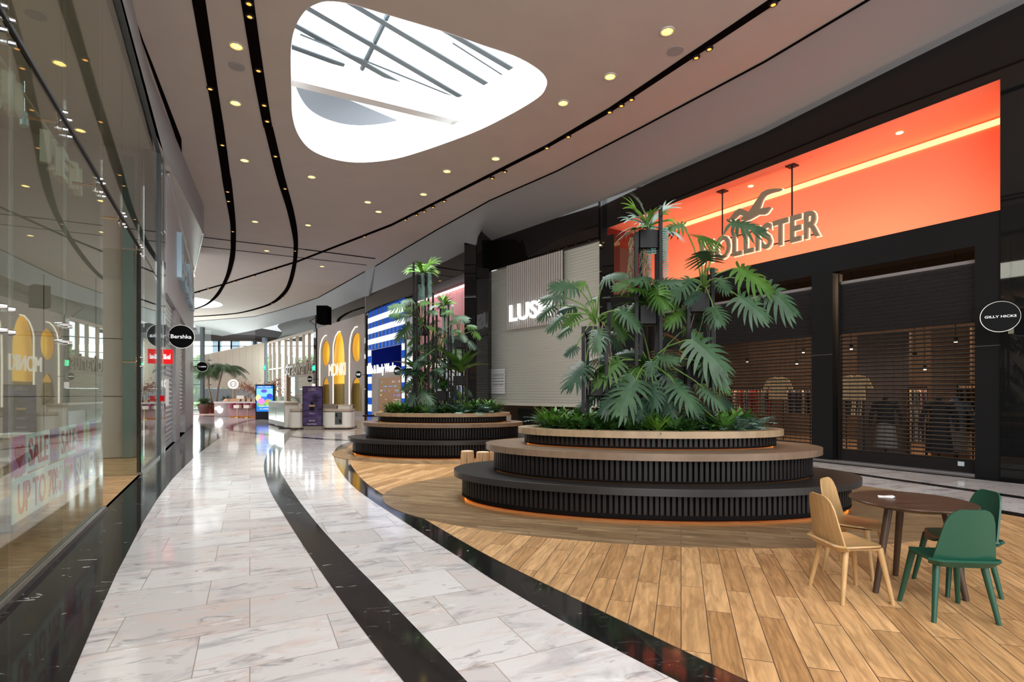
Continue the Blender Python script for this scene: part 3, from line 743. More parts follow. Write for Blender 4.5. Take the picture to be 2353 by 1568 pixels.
# --- the grey column and the sign board beyond the glass
s376, s399, s409, s422, s441 = S(376), S(399), S(409), S(422), Lw.len
mb = MB(); Lw.box(mb, sG2 + .06, s376, 0, LZ, -.3, .04); struct('wall_left_pier', mb, M['darksteel'])
tag(lbox('neighbour_post', S(366), S(370.5), 0, LZ, .04, .10, M['glass']), 'narrow glazed upright between the left shop glass and the grey shutters', 'post')
def ribbed(name, label, W_, s0, s1, z0, z1, o, m, pitch=.12, cat='shutter', sign=None, bar=True):
    r = empty(name, W_.p((s0 + s1) / 2, z0, o), label, cat)
    mb = MB(); n_ = int((z1 - z0) / pitch)
    for i in range(n_):
        za = z0 + (z1 - z0) * i / n_; zb = z0 + (z1 - z0) * (i + 1) / n_
        mb.add([W_.p(s0, za, o), W_.p(s1, za, o), W_.p(s1, za + (zb - za) * .5, o + .022), W_.p(s0, za + (zb - za) * .5, o + .022)], [(0, 1, 2, 3)])
        mb.add([W_.p(s0, za + (zb - za) * .5, o + .022), W_.p(s1, za + (zb - za) * .5, o + .022), W_.p(s1, zb - .012, o + .004), W_.p(s0, zb - .012, o + .004)], [(0, 1, 2, 3)])
        mb.add([W_.p(s0, zb - .012, o - .004), W_.p(s1, zb - .012, o - .004), W_.p(s1, zb, o), W_.p(s0, zb, o)], [(0, 1, 2, 3)])
    mb.build('slats', m, r, fix=False)
    if bar:
        mb = MB(); W_.box(mb, s0, s1, z0 - .13, z0, o - .03, o + .04); mb.build('bottom_bar', bar if not isinstance(bar, bool) else m, r)
    return r
r = ribbed('roller_shutter', 'grey roller shutter with white notices, nearer one under the sign board', Lw, s376, s399, .16, 4.45, -.05, shutgrey, .14)
ribbed('roller_shutter', 'grey roller shutter half lowered, farther one under the sign board', Lw, s409, s422, .95, 4.45, -.05, shutgrey, .14)
for k in range(5):
    z0 = Lw.z_at(384, 866 + 5 + k * 12.4); 
    mb = MB(); Lw.box(mb, S(377), S(389), z0 - .16, z0, -.02, -.01)
    tag(mb.build('notice', M['white']), 'white paper strip on the nearer grey shutter, number %s from the top' % ['one', 'two', 'three', 'four', 'five'][k], 'notice', 'white notices on the left shutter')
for k, (y0, y1) in enumerate(((803, 823), (826, 832), (838, 850))):
    mb = MB(); Lw.box(mb, S(410), S(416), Lw.z_at(413, y1), Lw.z_at(413, y0), -.02, -.01)
    tag(mb.build('notice', mat('tan_notice%d' % k, (.62, .46, .30), .6)), 'tan paper notice on the farther grey shutter, %s of three' % ['topmost', 'middle', 'lowest'][k], 'notice')
mb = MB(); Lw.box(mb, s399, s409, 0, 4.5, -.25, .06); struct('wall_left_stone_pier', mb, stone)
mb = MB(); Lw.box(mb, s422, s441, 0, 4.5, -.25, .06); struct('wall_left_stone_end', mb, stone)
mb = MB(); Lw.box(mb, s376, s441, 0, 4.5, -4.2, -4.0); struct('wall_left_second_shop', mb, M['darksteel'])
r = empty('sign_board', Lw.p(S(400), 4.5, 0), 'long brushed grey sign board with raised shop name above the grey shutters', 'sign')
lbox('board', s376, s441, 4.45, LZ - .12, -.2, .08, signpanel, r)
lbox('edge_strip', s376, s441, LZ - .12, LZ - .04, -.2, .14, M['chrome'], r)
bl_ = mat('pale_blue_letter', (.42, .60, .72), .25, metal=.4)
sL = S(400); sR = S(435)
text_on('lettering', 'Bershka', lambda a, b, c: Lw.p(sL + a, 5.55 + b, .08 + c), sR - sL, 1.55, bl_, r, .14, .02)
# round hanging sign in front of it
def disc_sign(name, label, c, rad, word, axis, th=.06, wsize=.75, bracket=None, face=M['discblack'], glow=None, h=.22):
    """axis: direction the face looks to (unit, horizontal)"""
    ax = Vector((axis[0], axis[1], 0)).normalized(); ux = Vector((-ax.y, ax.x, 0)); uz = Vector((0, 0, 1))
    r = empty(name, c, label, 'sign')
    mb = MB(); c = Vector(c)
    mb.add(mb.ring(c - ax * th / 2, ux, uz, rad, 40) + mb.ring(c + ax * th / 2, ux, uz, rad, 40), [tuple(range(40)), tuple(range(40, 80))] + [(i, (i + 1) % 40, (i + 1) % 40 + 40, i + 40) for i in range(40)])
    mb.build('disc', face, r)
    mb = MB()
    mb.tube([c - ax * 0 + ux * (rad * 1.02 * math.cos(2 * math.pi * i / 40)) + uz * (rad * 1.02 * math.sin(2 * math.pi * i / 40)) for i in range(41)], rad * .022, 6, caps=False)
    mb.build('lit_rim', glow or emis(name + '_rim', (1, .96, .9), .8), r)
    if word:
        right = ux if ax.dot(Vector(c) - cam.location) < 0 and ux.cross(uz).dot(ax) > 0 else ux
        # text runs to the viewer's right: choose the sign of ux so that it does
        rt = ux if ux.dot((c - cam.location).cross(uz)) > 0 else -ux
        for k, ln in enumerate(word.split('|')):
            W_ = rad * 2 * wsize * (min(1, .62 + .38 * (len(ln) / max(len(x) for x in word.split('|'))))); H_ = rad * h
            n_ = len(word.split('|'))
            z_ = (n_ - 1) * .5 * H_ * 1.35 - k * H_ * 1.35
            text_on('lettering', ln, lambda a, b, cc: c + ax * (th / 2 + cc) + rt * (a - W_ / 2) + uz * (b - H_ / 2 + z_), W_, H_, emis(name + '_text', (1, 1, 1), 1.1), r, .008, .006)
    if bracket is not None:
        mb = MB(); mb.tube([c, Vector(bracket)], .02, 6); mb.build('bracket', M['blackmetal'], r)
    return r
def toward(c): return (-c[0], -c[1])
ldir = Vector((-.472, .882)) * -1
c = at(417, 774, 17.2); disc_sign('round_shop_sign', 'large round black sign reading Bershka hanging from the left shop front', c, .36, 'Bershka', (.35, -1), bracket=(c.x - .75, c.y + .3, c.z), h=.34, wsize=.8)
c = at(465, 843, 28.4); disc_sign('round_shop_sign', 'small round black sign in front of the palm trees', c, .255, 'PULL&BEAR', (.4, -1), bracket=(-16.78, 28.0, c.z))
r = empty('red_sign', at(384, 820, 14.3), 'small red square projecting sign beside the left shop glass', 'sign')
c = at(384, 820, 14.3); mb = MB(); mb.box(c.x - .12, c.x + .12, c.y, c.y + .05, c.z - .19, c.z + .19); mb.build('box', emis('red_sign_face', (.95, .02, .02), .9), r)
wm = emis('white_sign_glyph', (1, 1, 1), 1.2)
text_on('lettering', 'B&-aul', lambda a, b, cc: Vector((c.x - .09 + a, c.y - .004 - cc, c.z - .07 + b)), .18, .14, wm, r, .006, .03)
mb = MB(); mb.box(c.x - .42, c.x - .12, c.y + .01, c.y + .04, c.z - .03, c.z + .03); mb.build('bracket', M['blackmetal'], r)
mb = MB(); mb.box(*(lambda v: (v.x - .05, v.x + .05, v.y, v.y + .04, v.z - .07, v.z + .07))(at(371, 916, 13.6))); tag(mb.build('alarm_box', emis('alarm_red', (.7, .01, .02), .6)), 'tiny red alarm box low on the dark pier beside the shutters', 'alarm')

# ================================================================== RIGHT SHOP FRONTS
def wb(W_, name, s0, s1, z0, z1, o0, o1, m, parent=None, st=False):
    mb = MB(); W_.box(mb, s0, s1, z0, z1, o0, o1)
    o = mb.build(name, m, parent)
    if st: o['kind'] = 'structure'
    return o
R = R1
q = lambda px, o=0: R.s_at(px, o)
sA, sB, sC_, sD, sE_ = q(1865), q(1913), q(2240), q(2301), R.len
# pillars, lintel
wb(R, 'wall_right_pillar_middle', sA, sB, 0, 4.55, -.35, .0, M['mattblack'], st=True)
wb(R, 'wall_right_pillar_near', sC_, sD, 0, 5.15, -.35, .0, M['mattblack'], st=True)
wb(R, 'wall_right_pillar_far', 0, q(1480), 0, 5.15, -.35, .0, M['mattblack'], st=True)
wb(R, 'wall_right_lintel', q(1480), sC_, 4.55, 5.15, -.35, .0, M['mattblack'], st=True)
wb(R, 'wall_right_gloss', sD, sE_ + 8, 0, 7.67, -.35, .05, M['glossblack'], st=True)
wb(R, 'wall_right_left_jamb', -.42, -.005, 0, 9.3, -1.9, .0, M['glossblack'], st=True)
jt = mat('cladding_joint', (.10, .09, .09), .5)
for s0, s1, px, py in ((sA, sB, 1890, 816), (sC_, sD, 2270, 795)):
    z = R.z_at(px, py); wb(R, 'trim_joint', s0, s1, z - .006, z + .006, .0, .003, jt, st=True)
# coral niche
coral = mat('coral_niche_paint', (.90, .25, .15), .55)
coralc = mat('coral_niche_soffit', (.80, .30, .20), .6)
nb = empty('sign_niche', R.p(R.len / 2, 5.15, -1), 'deep glowing coral orange niche above the dark shutters', 'niche', kind='structure')
wb(R, 'niche_back', 0, sD, 5.15, 7.67, -1.95, -1.8, coral, nb)
wb(R, 'niche_top', 0, sD, 7.66, 7.675, -1.8, -.01, coralc, nb)
wb(R, 'niche_floor', 0, sD, 5.05, 5.15, -1.8, -.36, coral, nb)
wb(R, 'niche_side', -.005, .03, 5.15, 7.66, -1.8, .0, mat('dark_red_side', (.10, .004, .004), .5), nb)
wb(R, 'niche_side', sD - .02, sD, 5.15, 7.66, -1.8, .0, coral, nb)
wb(R, 'cove_light', .1, sD - .05, 7.48, 7.61, -1.79, -1.76, emis('cove_glow', (1, .46, .17), 2.6), nb)
wb(R, 'niche_edge', 0, sD, 7.66, 7.68, -.02, .012, M['blackmetal'], nb)
for i in range(4):
    p0 = R.p(2 + i * 3.1, 5.3, -.5); p1 = R.p(2 + i * 3.1, 6.4, -1.8)
    a_ = area('niche_wash', p0, 2.6, 36, (1, .62, .40), p1, .3)
for x, y, t in ((1725, 440, 'above the bird emblem'), (2067, 314, 'on the right half')):
    s0 = R.s_at(x, -.8); pp = R.p(s0, 7.655, -.8); mb = MB(); mb.lathe(pp, [(.07, 0), (.07, -.012), (.05, -.014)], 16)
    tag(mb.build('niche_downlight', M['lampglow']), 'small round lamp in the coral niche top, ' + t, 'ceiling light')
# shop name with bird emblem, hung from two rods
bronze = mat('bronze_sign_face', (.30, .235, .15), .5)
halo = emis('sign_halo', (1, .86, .58), 1.2)
OS = -.45
sl, sr = q(1613, OS), q(1886, OS); z0 = 5.60
sg = empty('shop_name_sign', R.p((sl + sr) / 2, z0, OS), 'bronze HOLLISTER lettering with a bird emblem hung in the coral niche', 'sign')
text_on('lettering', 'HOLLISTER', lambda a, b, c: R.p(sl + a, z0 + b, OS + c), sr - sl, .72, bronze, sg, .07, .02, 1.12)
text_on('lettering_halo', 'HOLLISTER', lambda a, b, c: R.p(sl + .012 + a, z0 - .014 + b, OS - .03 + c), sr - sl + .02, .745, halo, sg, .03, .034, 1.115)
bird = [(1412, 245), (1418, 258), (1370, 285), (1240, 318), (1165, 350), (1130, 385), (1100, 440), (1050, 582), (1120, 560), (1230, 548), (1237, 560), (1180, 640), (1130, 668), (1035, 670), (920, 735), (860, 765), (745, 755), (790, 695), (720, 672), (650, 740), (540, 762), (600, 690), (640, 630), (720, 572), (750, 572), (880, 625), (1090, 310), (1180, 262), (1300, 245)]
bird = [(1600 + x * .1403, 400 + y * .1403) for x, y in bird]
bp = [(R.s_at(x, OS), R.z_at(x, y, OS)) for x, y in bird]
mb = MB(); mb.plate(bp, [], lambda a, b, d: R.p(a, b, OS + d), .07); mb.build('bird_emblem', bronze, sg)
cx_ = sum(p[0] for p in bp) / len(bp); cz_ = sum(p[1] for p in bp) / len(bp)
mb = MB(); mb.plate([(cx_ + (p[0] - cx_) * 1.03 + .012, cz_ + (p[1] - cz_) * 1.05 - .01) for p in bp], [], lambda a, b, d: R.p(a, b, OS - .03 + d), .03); mb.build('bird_halo', halo, sg)
for px in (1660, 1820):
    s0 = q(px, OS); mb = MB(); mb.tube([R.p(s0, z0 + .6, OS), R.p(s0, 7.65, OS)], .022, 8); rd = mb.build('hanging_rod', M['blackmetal'], sg)
    mb = MB(); R.box(mb, s0 - .12, s0 + .12, 7.63, 7.66, OS - .12, OS + .12); mb.build('mounting_plate', M['blackmetal'], rd)
for zz in (z0 + .09, z0 + .60):
    mb = MB(); R.box(mb, sl + .1, sr - .1, zz, zz + .03, OS - .05, OS - .03); mb.build('rail', M['blackmetal'], sg)
# dark see-through shutters
slatm = mat('black_shutter_slat', (.010, .008, .008), .4, spec=.35)
def open_shutter(label, s0, s1, z1):
    r = empty('perforated_shutter', R.p((s0 + s1) / 2, 0, -.2), label, 'shutter')
    mb = MB(); z = .28
    while z < z1:
        full = z > 3.0  # upper slats closed, their black standing in for the unlit upper interior
        R.box(mb, s0, s1, z, z + (.088 if full else .040), -.215, -.20)
        mb.add([R.p(s0, z + .036, -.20), R.p(s1, z + .036, -.20), R.p(s1, z + .030, -.185), R.p(s0, z + .030, -.185), R.p(s0, z + .004, -.185), R.p(s1, z + .004, -.185)], [(0, 1, 2, 3), (3, 2, 5, 4)])
        z += .0895
    mb.build('slats', slatm, r, fix=False)
    mb = MB(); R.box(mb, s0, s1, .03, .28, -.23, -.17); mb.build('bottom_bar', slatm, r)
    mb = MB(); R.box(mb, s0, s1, z1, z1 + .10, -.23, -.19); mb.build('top_strip', mat('shutter_top_strip', (.30, .27, .27), .4, metal=.4), r)
    for s_ in (s0 - .03, s1):
        mb = MB(); R.box(mb, s_, s_ + .03, 0, 4.5, -.26, -.12); mb.build('guide_rail', M['blackmetal'], r)
    n_ = int((s1 - s0) / 1.6)
    mb = MB()
    for i in range(1, n_ * 14):
        s_ = s0 + (s1 - s0) * i / (n_ * 14)
        mb.tube([R.p(s_, .25, -.222), R.p(s_, z1, -.222)], .004, 4, caps=False)
    mb.build('link_rods', slatm, r)
    return r
open_shutter('dark slatted see-through shutter behind the plants, left of the middle pillar', q(1485), sA - .02, 4.22)
r = open_shutter('dark slatted see-through shutter between the middle and near pillars', sB + .1, sC_ - .02, 4.22)
mb = MB(); R.box(mb, R.s_at(2201, -.17), R.s_at(2216, -.17), .16, .25, -.17, -.165); mb.build('maker_label', mat('pale_label', (.5, .58, .6), .5), r)
wb(R, 'trim_threshold', q(1485), sC_, .004, .035, -.45, .03, mat('threshold_metal', (.42, .38, .38), .3, metal=.6), st=True)
# shop interior behind the shutters
darkbrown = mat('shop_dark_brown', (.055, .040, .034), .7)
wb(R, 'wall_right_shop_back', -1, sD + 2, 0, 5.0, -7.2, -7.0, mat('shop_back_wall', (.07, .045, .036), .7, noise=.3, nscale=1.5), st=True)
wb(R, 'floor_right_shop', -1, sD + 2, .0005, .006, -7.0, -.36, mat('shop_floor_brown', (.18, .115, .08), .35), st=True)
wb(R, 'ceiling_right_shop', -1, sD + 2, 4.9, 5.0, -7.0, -.36, mat('shop_ceiling_black', (.012, .01, .01), .8), st=True)
wb(R, 'wall_right_shop_side', -1.1, -1, 0, 5.0, -7.0, -.36, darkbrown, st=True)
wb(R, 'wall_right_shop_side_near', sD + 2, sD + 2.1, 0, 5.0, -7.0, -.36, darkbrown, st=True)
wtop = q(1990, -2.5)
for s0, s1, o, h_, c_, t in ((q(1965, -2.2), q(2085, -2.2), -2.3, 3.2, (.20, .155, .14), 'left'), (q(2135, -2.6), q(2225, -2.6), -2.7, 3.25, (.26, .19, .155), 'right')):
    tag(wb(R, 'display_partition', s0, s1, .0, h_, o - .12, o, mat('partition_' + t, c_, .6)), 'tall taupe partition behind the near shutter, %s one' % t, 'partition')
area('hollister_light', R.p(sB + 2.5, 4.8, -3.8), 6, 300, (1, .66, .38), R.p(sB + 2.5, 0, -3.5), 3)
area('hollister_light', R.p(4, 4.8, -3.8), 6, 300, (1, .66, .38), R.p(4, 0, -3.5), 3)
k = 0
for x, y in ((1717, 831), (1831, 836), (1846, 810), (1956, 802), (2102, 817), (2125, 849), (2196, 785)):
    o_ = -1.4 - (k % 3) * .8
    p = R.p(R.s_at(x, o_), R.z_at(x, y, o_), o_); k += 1
    r = empty('shop_spotlight', p, 'small bright spotlight hanging inside the dark shop behind the shutters', 'spotlight', 'spotlights inside the dark shop')
    mb = MB(); mb.lathe(p, [(.035, 0), (.03, -.02)], 10); mb.build('bulb', emis('spot_bulb%d' % k, (1, .78, .5), 7), r)
    mb = MB(); mb.lathe(p, [(.045, .1), (.045, .001)], 10); mb.tube([p + Vector((0, 0, .1)), (p.x, p.y, 4.9)], .008, 5); mb.build('housing', M['blackmetal'], r)
# clothes: rails with garments
cloth = [mat('garment_%s' % n_, c_, .85) for n_, c_ in (('cream', (.75, .52, .28)), ('red', (.40, .02, .02)), ('grey', (.28, .26, .25)), ('white', (.72, .62, .52)), ('navy', (.05, .06, .12)), ('brown', (.30, .16, .08)), ('black', (.02, .02, .025)), ('rust', (.55, .20, .07)), ('blue', (.16, .22, .32)))]
cname = ['cream', 'red', 'grey', 'white', 'navy', 'brown', 'black', 'rust', 'blue']
def garment(ci, s0, z, o, turn, label, grp, w=.42, L_=.62):
    """a shirt on a hanger, turned by turn about its own axis"""
    u = Vector((*(R.t * math.cos(turn) + R.n * math.sin(turn)), 0)); v = Vector((*(-R.t * math.sin(turn) + R.n * math.cos(turn)), 0)) * .035
    c = R.p(s0, z, o); out = [(-.08, 0), (-.22 * w / .42, -.06), (-.30 * w / .42, -.34), (-.22 * w / .42, -.36), (-.17 * w / .42, -.16), (-.18 * w / .42, -L_), (.18 * w / .42, -L_), (.17 * w / .42, -.16), (.22 * w / .42, -.36), (.30 * w / .42, -.34), (.22 * w / .42, -.06), (.08, 0), (0, -.05)]
    mb = MB(); mb.plate(out, [], lambda a, b, d: c + u * a + Vector((0, 0, b)) + v * (d - .5) * (1.0 + .4 * math.sin(b * 9)), 1)
    r = mb.build('hanging_shirt', cloth[ci])
    mb = MB(); mb.tube([c + Vector((0, 0, -.03)), c + Vector((0, 0, .05))], .006, 5); mb.build('hanger', M['chrome'], r)
    return tag(r, label, 'shirt', grp)
random.seed(5)
def rack(px0, px1, z, o, n_, where, cols, L_=.62):
    s0, s1 = R.s_at(px0, o), R.s_at(px1, o)
    r = empty('clothes_rail', R.p((s0 + s1) / 2, 0, o), 'dark clothes rail %s inside the dark shop' % where, 'clothes rail')
    mb = MB(); mb.tube([R.p(s0, z + .06, o), R.p(s1, z + .06, o)], .015, 6); mb.build('bar', M['blackmetal'], r)
    for s_ in (s0, s1):
        mb = MB(); mb.tube([R.p(s_, .006, o), R.p(s_, z + .06, o)], .015, 6); mb.build('upright', M['blackmetal'], r)
    for i in range(n_):
        ci = random.choice(cols)
        garment(ci, s0 + (s1 - s0) * (i + .5) / n_, z, o, 1.05 + random.uniform(-.2, .2), '%s shirt on the rail %s' % (cname[ci], where), 'shirts on the rail ' + where, .42, L_)
rack(1680, 1770, 1.72, -1.5, 12, 'left of the middle pillar', [0, 2, 3, 1, 7], .7)
rack(1800, 1862, 1.72, -2.4, 9, 'just left of the middle pillar', [2, 4, 3, 5, 8], .7)
rack(1945, 1985, 1.62, -1.4, 6, 'beside the left edge of the near shutter', [2, 0, 6], .55)
rack(2088, 2130, 1.72, -1.6, 8, 'in the centre of the near shutter', [1, 3, 2, 5, 0], .3)
rack(2088, 2128, 1.30, -1.65, 8, 'low in the centre of the near shutter', [0, 3, 0, 2], .8)
rack(2200, 2236, 1.8, -1.5, 5, 'at the right edge of the near shutter', [5, 1, 6, 4], 1.0)
for px, o_, ci, t in ((1787, -1.2, 0, 'cream and tan, facing out left of the middle pillar'), (1962, -1.2, 0, 'cream, facing out at the left of the near shutter')):
    garment(ci, R.s_at(px, o_), 2.1, o_, 0, 'shirt on a hanger, ' + t, None, .62, .62)
# dressed busts
def bust(px, o, label, top, low, h_=1.0):
    c = R.p(R.s_at(px, o), 0, o)
    r = empty('dressed_bust', c, label, 'mannequin')
    def el(z, a, b, n_=18): return [c + Vector((*(R.t * (a * math.cos(2 * math.pi * i / n_)) + R.n * (b * math.sin(2 * math.pi * i / n_))), 0)) + Vector((0, 0, z)) for i in range(n_)]
    def loft(name, prof, m, n_=18):
        mb = MB(); vs = []; fs = []
        for z, a, b in prof: vs += el(z, a, b)
        for k_ in range(len(prof) - 1):
            for i in range(n_): fs.append((k_ * n_ + i, k_ * n_ + (i + 1) % n_, (k_ + 1) * n_ + (i + 1) % n_, (k_ + 1) * n_ + i))
        fs += [tuple(range(n_)), tuple(range((len(prof) - 1) * n_, len(prof) * n_))]
        mb.add(vs, fs); return mb.build(name, m, r, smooth=True)
    loft('torso', [(.80, .17, .11), (.95, .20, .13), (1.1, .17, .11), (1.3, .21, .13), (1.42, .22, .11), (1.47, .12, .08), (1.5, .06, .06), (1.58, .055, .055)], cloth[top])
    loft('skirt', [(.35, .26, .2), (.6, .23, .17), (.9, .19, .13), (1.08, .165, .11)], cloth[low])
    for sg_ in (-1, 1):
        mb = MB(); a0 = c + Vector((*R.t, 0)) * (.21 * sg_) + Vector((0, 0, 1.42)); mb.tube([a0, a0 + Vector((*R.t, 0)) * (.10 * sg_) + Vector((0, 0, -.28)), a0 + Vector((*R.t, 0)) * (.13 * sg_) + Vector((0, 0, -.58))], [.06, .05, .035], 8); mb.build('sleeve', cloth[top], r, smooth=True)
    mb = MB(); mb.tube([c, c + Vector((0, 0, .4))], .02, 6); mb.lathe(c, [(.16, .008), (.15, .03)], 20); mb.build('stand', M['blackmetal'], r)
bust(2158, -1.0, 'headless bust in a black top and skirt behind the near shutter', 6, 6)
bust(2195, -1.3, 'headless bust in grey clothes at the right of the near shutter', 8, 2)
bust(2035, -1.1, 'headless bust in dark trousers and top behind the near shutter, left of centre', 6, 2)
# round sign at the near edge
c = at(2298, 728, 9.75)
disc_sign('round_shop_sign', 'round black sign reading GILLY HICKS with a lit rim at the right edge', c, .27, 'GILLY HICKS', (-.65, -.95), bracket=(c.x + .42, c.y + .3, c.z), h=.16, wsize=.8)
mb = MB(); p = R.p(R.s_at(2322, .06), c.z, .06); R.box(mb, R.s_at(2317, .06), R.s_at(2329, .06), c.z - .27, c.z + .25, .05, .075)
tag(mb.build('sign_backplate', mat('brass_plate', (.40, .42, .30), .35, metal=.6)), 'upright brass mounting plate of the round sign on the black column', 'plate')

# ------------------------------------------------------------------ the grey ribbed shutter with the white letters
q2 = lambda px, o=0: U.s_at(px, o)
shl = mat('pale_grey_shutter', (.66, .66, .58), .38, metal=.2)
r = ribbed('ribbed_shutter', 'large pale grey ribbed shutter behind the white LUSH letters', U, 0.02, q2(1384), 1.22, 7.30, -.1, shl, .115, bar=mat('cream_bar', (.70, .66, .56), .4))
wb(U, 'wall_right_lush_side', -.6, -.5, 0, 7, -5.2, -.1, darkbrown, st=True)
wb(U, 'wall_right_lush_side_far', U.len + .5, U.len + .6, 0, 7, -5.2, -.4, darkbrown, st=True)
wb(U, 'ceiling_lush', -.6, U.len + .6, 3.4, 3.5, -5.2, -.2, darkbrown, st=True)
wb(U, 'wall_right_grey_jamb', q2(1385), q2(1385) + .55, 0, 7.37, -.3, .02, M['glossblack'], st=True)
for px, py, t in ((1158, 624, 'top left'), (1371, 566, 'top right')):
    p = U.p(q2(px, .2), U.z_at(px, py, .0), .0); mb = MB(); mb.ball(p, .03, 8); tag(mb.build('tiny_lamp', M['lampglow']), 'tiny lamp point at the %s of the pale ribbed shutter' % t, 'lamp')
r = empty('slatted_sign', U.p(q2(1228), 4.4, .1), 'upright-slatted sign panel with white LUSH letters on the pale shutter', 'sign')
s0, s1 = q2(1165, .1), q2(1292, .1); zb = 4.42
mb = MB()
for i in range(26):
    s_ = s0 + (s1 - s0 - .07) * i / 25; U.box(mb, s_, s_ + .078, zb, 7.28, .08, .12)
mb.build('slats', mat('taupe_slats', (.62, .57, .53), .5), r)
wb(U, 'backing', s0, s1, zb + .03, 7.28, .0, .055, mat('slat_backing', (.03, .028, .028), .6), r)
for zz in (zb + .1, 5.75, 7.15): wb(U, 'slat_rail', s0, s1, zz, zz + .04, .05, .08, M['blackmetal'], r)
a0, a1 = q2(1172.5, .2), q2(1268, .2)
text_on('lettering', 'LUSH', lambda a, b, c: U.p(a0 + a, 4.74 + b, .22 + c), a1 - a0, .74, emis('white_letters', (1, 1, 1), 1.1), r, .06, .028)
r = empty('paper_notice', U.p(q2(1145), 1.9, 0), 'white paper notice with lines of text on the pale ribbed shutter', 'notice')
for k_ in range(10):
    zt = U.z_at(1145, 848 + k_ * 5.75); wb(U, 'strip', q2(1129.5), q2(1161), zt - .105, zt - .008, .02, .028, M['white'], r)
for k_, w_ in enumerate(('CARELESS', 'THOUGHTLESS', 'WE CLEAN UP', 'CLOSED TODAY')):
    zt = U.z_at(1145, 860 + k_ * 7.4)
    text_on('lettering', w_, lambda a, b, c: U.p(q2(1133) + a, zt - .075 + b, .029 + c), q2(1158) - q2(1133), .06, M['blackmetal'], r, .003)
# interior below the half-open shutter
wb(U, 'wall_right_lush_back', -1, U.len + 1, 0, 7, -5.2, -5, darkbrown, st=True)
wb(U, 'floor_lush', 0, U.len, .0005, .006, -5, 0, M['blackmarble'], st=True)
tag(wb(U, 'dark_counter', q2(1190, -1.2), q2(1330, -1.2), 0, .9, -2.0, -1.2, mat('counter_black', (.02, .018, .018), .4)), 'dark counter seen under the half open pale shutter', 'counter')
area('lush_light', U.p(3, 3.2, -2.5), 2.5, 50, (1, .75, .5), U.p(3, 0, -2.5), 2)
for k_, (px, ci) in enumerate(((1150, 5), (1165, 3), (1345, 1), (1352, 7))):
    p = U.p(q2(px, -1), .0, -1); mb = MB(); mb.box(p.x - .2, p.x + .2, p.y - .1, p.y + .2, .006, .5 + .1 * k_); tag(mb.build('stacked_crate', cloth[ci], bevel=.02), '%s crate under the half open shutter, %s' % (['brown', 'pale', 'red', 'rust'][k_], ['leftmost', 'second from the left', 'second from the right', 'rightmost'][k_]), 'crate')
# black corner with two light lines
K = Wall((-1.56, 23.35), (-1.11, 25.1))
jb = [(-1.56, 23.3), (-.95, 24.9), (-1.11, 25.15), (-1.9, 25.6), (-2.1, 23.7)]
mb = MB(); mb.prism(jb, 0, 9.3); struct('wall_right_corner', mb, M['glossblack'])
for px, t in ((1104, 'left'), (1111, 'right')):
    d_ = 23.9 if px == 1104 else 24.2
    a_ = at(px, 633, d_); b_ = at(px, 921, d_)
    x_ = a_.x
    # strip stands on the corner's face
    u_ = (Vector((-.95, 24.9)) - Vector((-1.56, 23.3))); tt = ((x_ / d_) * 23.3 + 1.56) / (u_.x - (x_ / d_) * u_.y)
    pp = Vector((-1.56, 23.3)) + u_ * tt
    mb = MB(); nx = Vector((u_.y, -u_.x)).normalized() * .02; e_ = u_.normalized() * .05
    P4 = [pp - e_, pp + e_, pp + e_ + nx, pp - e_ + nx]
    mb.hexa([(v.x, v.y, .45) for v in P4], [(v.x, v.y, 6.7) for v in P4])
    tag(mb.build('light_strip', emis('strip_' + t, (.95, 1, 1), 1.1)), 'thin upright white light strip on the black corner, %s one' % t, 'light strip')

# ------------------------------------------------------------------ pink shop, blue and white shop
q3 = lambda px, o=0: V.s_at(px, o)
s0, s1 = q3(948), q3(1086)
pink = mat('pink_pleats', (.62, .34, .36), .5)
def pleats(W_, s0, s1, z0, z1, o, m, parent, name='pleats', pitch=.32, d=.10):
    mb = MB(); n_ = max(2, int((s1 - s0) / pitch)); vs = []; fs = []
    N = n_ * 6
    for i in range(N + 1):
        s_ = s0 + (s1 - s0) * i / N; oo = o + d * (.5 + .5 * math.sin(i * math.pi / 3))
        vs += [W_.p(s_, z0, oo), W_.p(s_, z1, oo)]
    fs = [(2 * i, 2 * i + 2, 2 * i + 3, 2 * i + 1) for i in range(N)]
    mb.add(vs, fs); return mb.build(name, m, parent, smooth='all', fix=False)
r = empty('pink_shopfront', V.p((s0 + s1) / 2, 0, 0), 'pleated pink shop front with a black lower opening behind the far planter', 'shop front')
pleats(V, s0, s1, 3.35, 6.62, -.5, pink, r)
pleats(V, s0, q3(972), 0, 3.35, -.5, pink, r)
pleats(V, q3(1070), s1, 0, 3.35, -.5, pink, r)
wb(V, 'light_line', s0, s1, 6.62, 6.68, -.5, -.3, emis('pink_line', (1, .55, .55), 3), r)
wb(V, 'header', s0 - .3, s1 + .4, 6.68, 7.1, -.6, .0, M['mattblack'], r)
wb(V, 'opening', q3(972), q3(1070), 0, 3.5, -.9, -.45, M['glossblack'], r)
wb(V, 'portal_frame', q3(1010), q3(1068), 3.2, 4.4, -.5, -.35, M['mattblack'], r)
text_on('lettering', "VICTORIA'S SECRET", lambda a, b, c: V.p(q3(963) + a, 2.95 + b, -.3 + c), q3(1045) - q3(963), .42, emis('warm_letters', (1, .85, .7), 2), r, .04, .01)
for k_, px in enumerate((985, 1000, 1016, 1032, 1047)):
    wb(V, 'door_bar', q3(px), q3(px) + .05, .1, 2.9, -.46, -.42, mat('brass_bar%d' % k_, (.30, .22, .12), .3, metal=.8), r)
area('pink_wash', V.p((s0 + s1) / 2, 6.9, 1.2), (s1 - s0) * .8, 55, (1, .75, .75), V.p((s0 + s1) / 2, 4.5, -.6), .3)
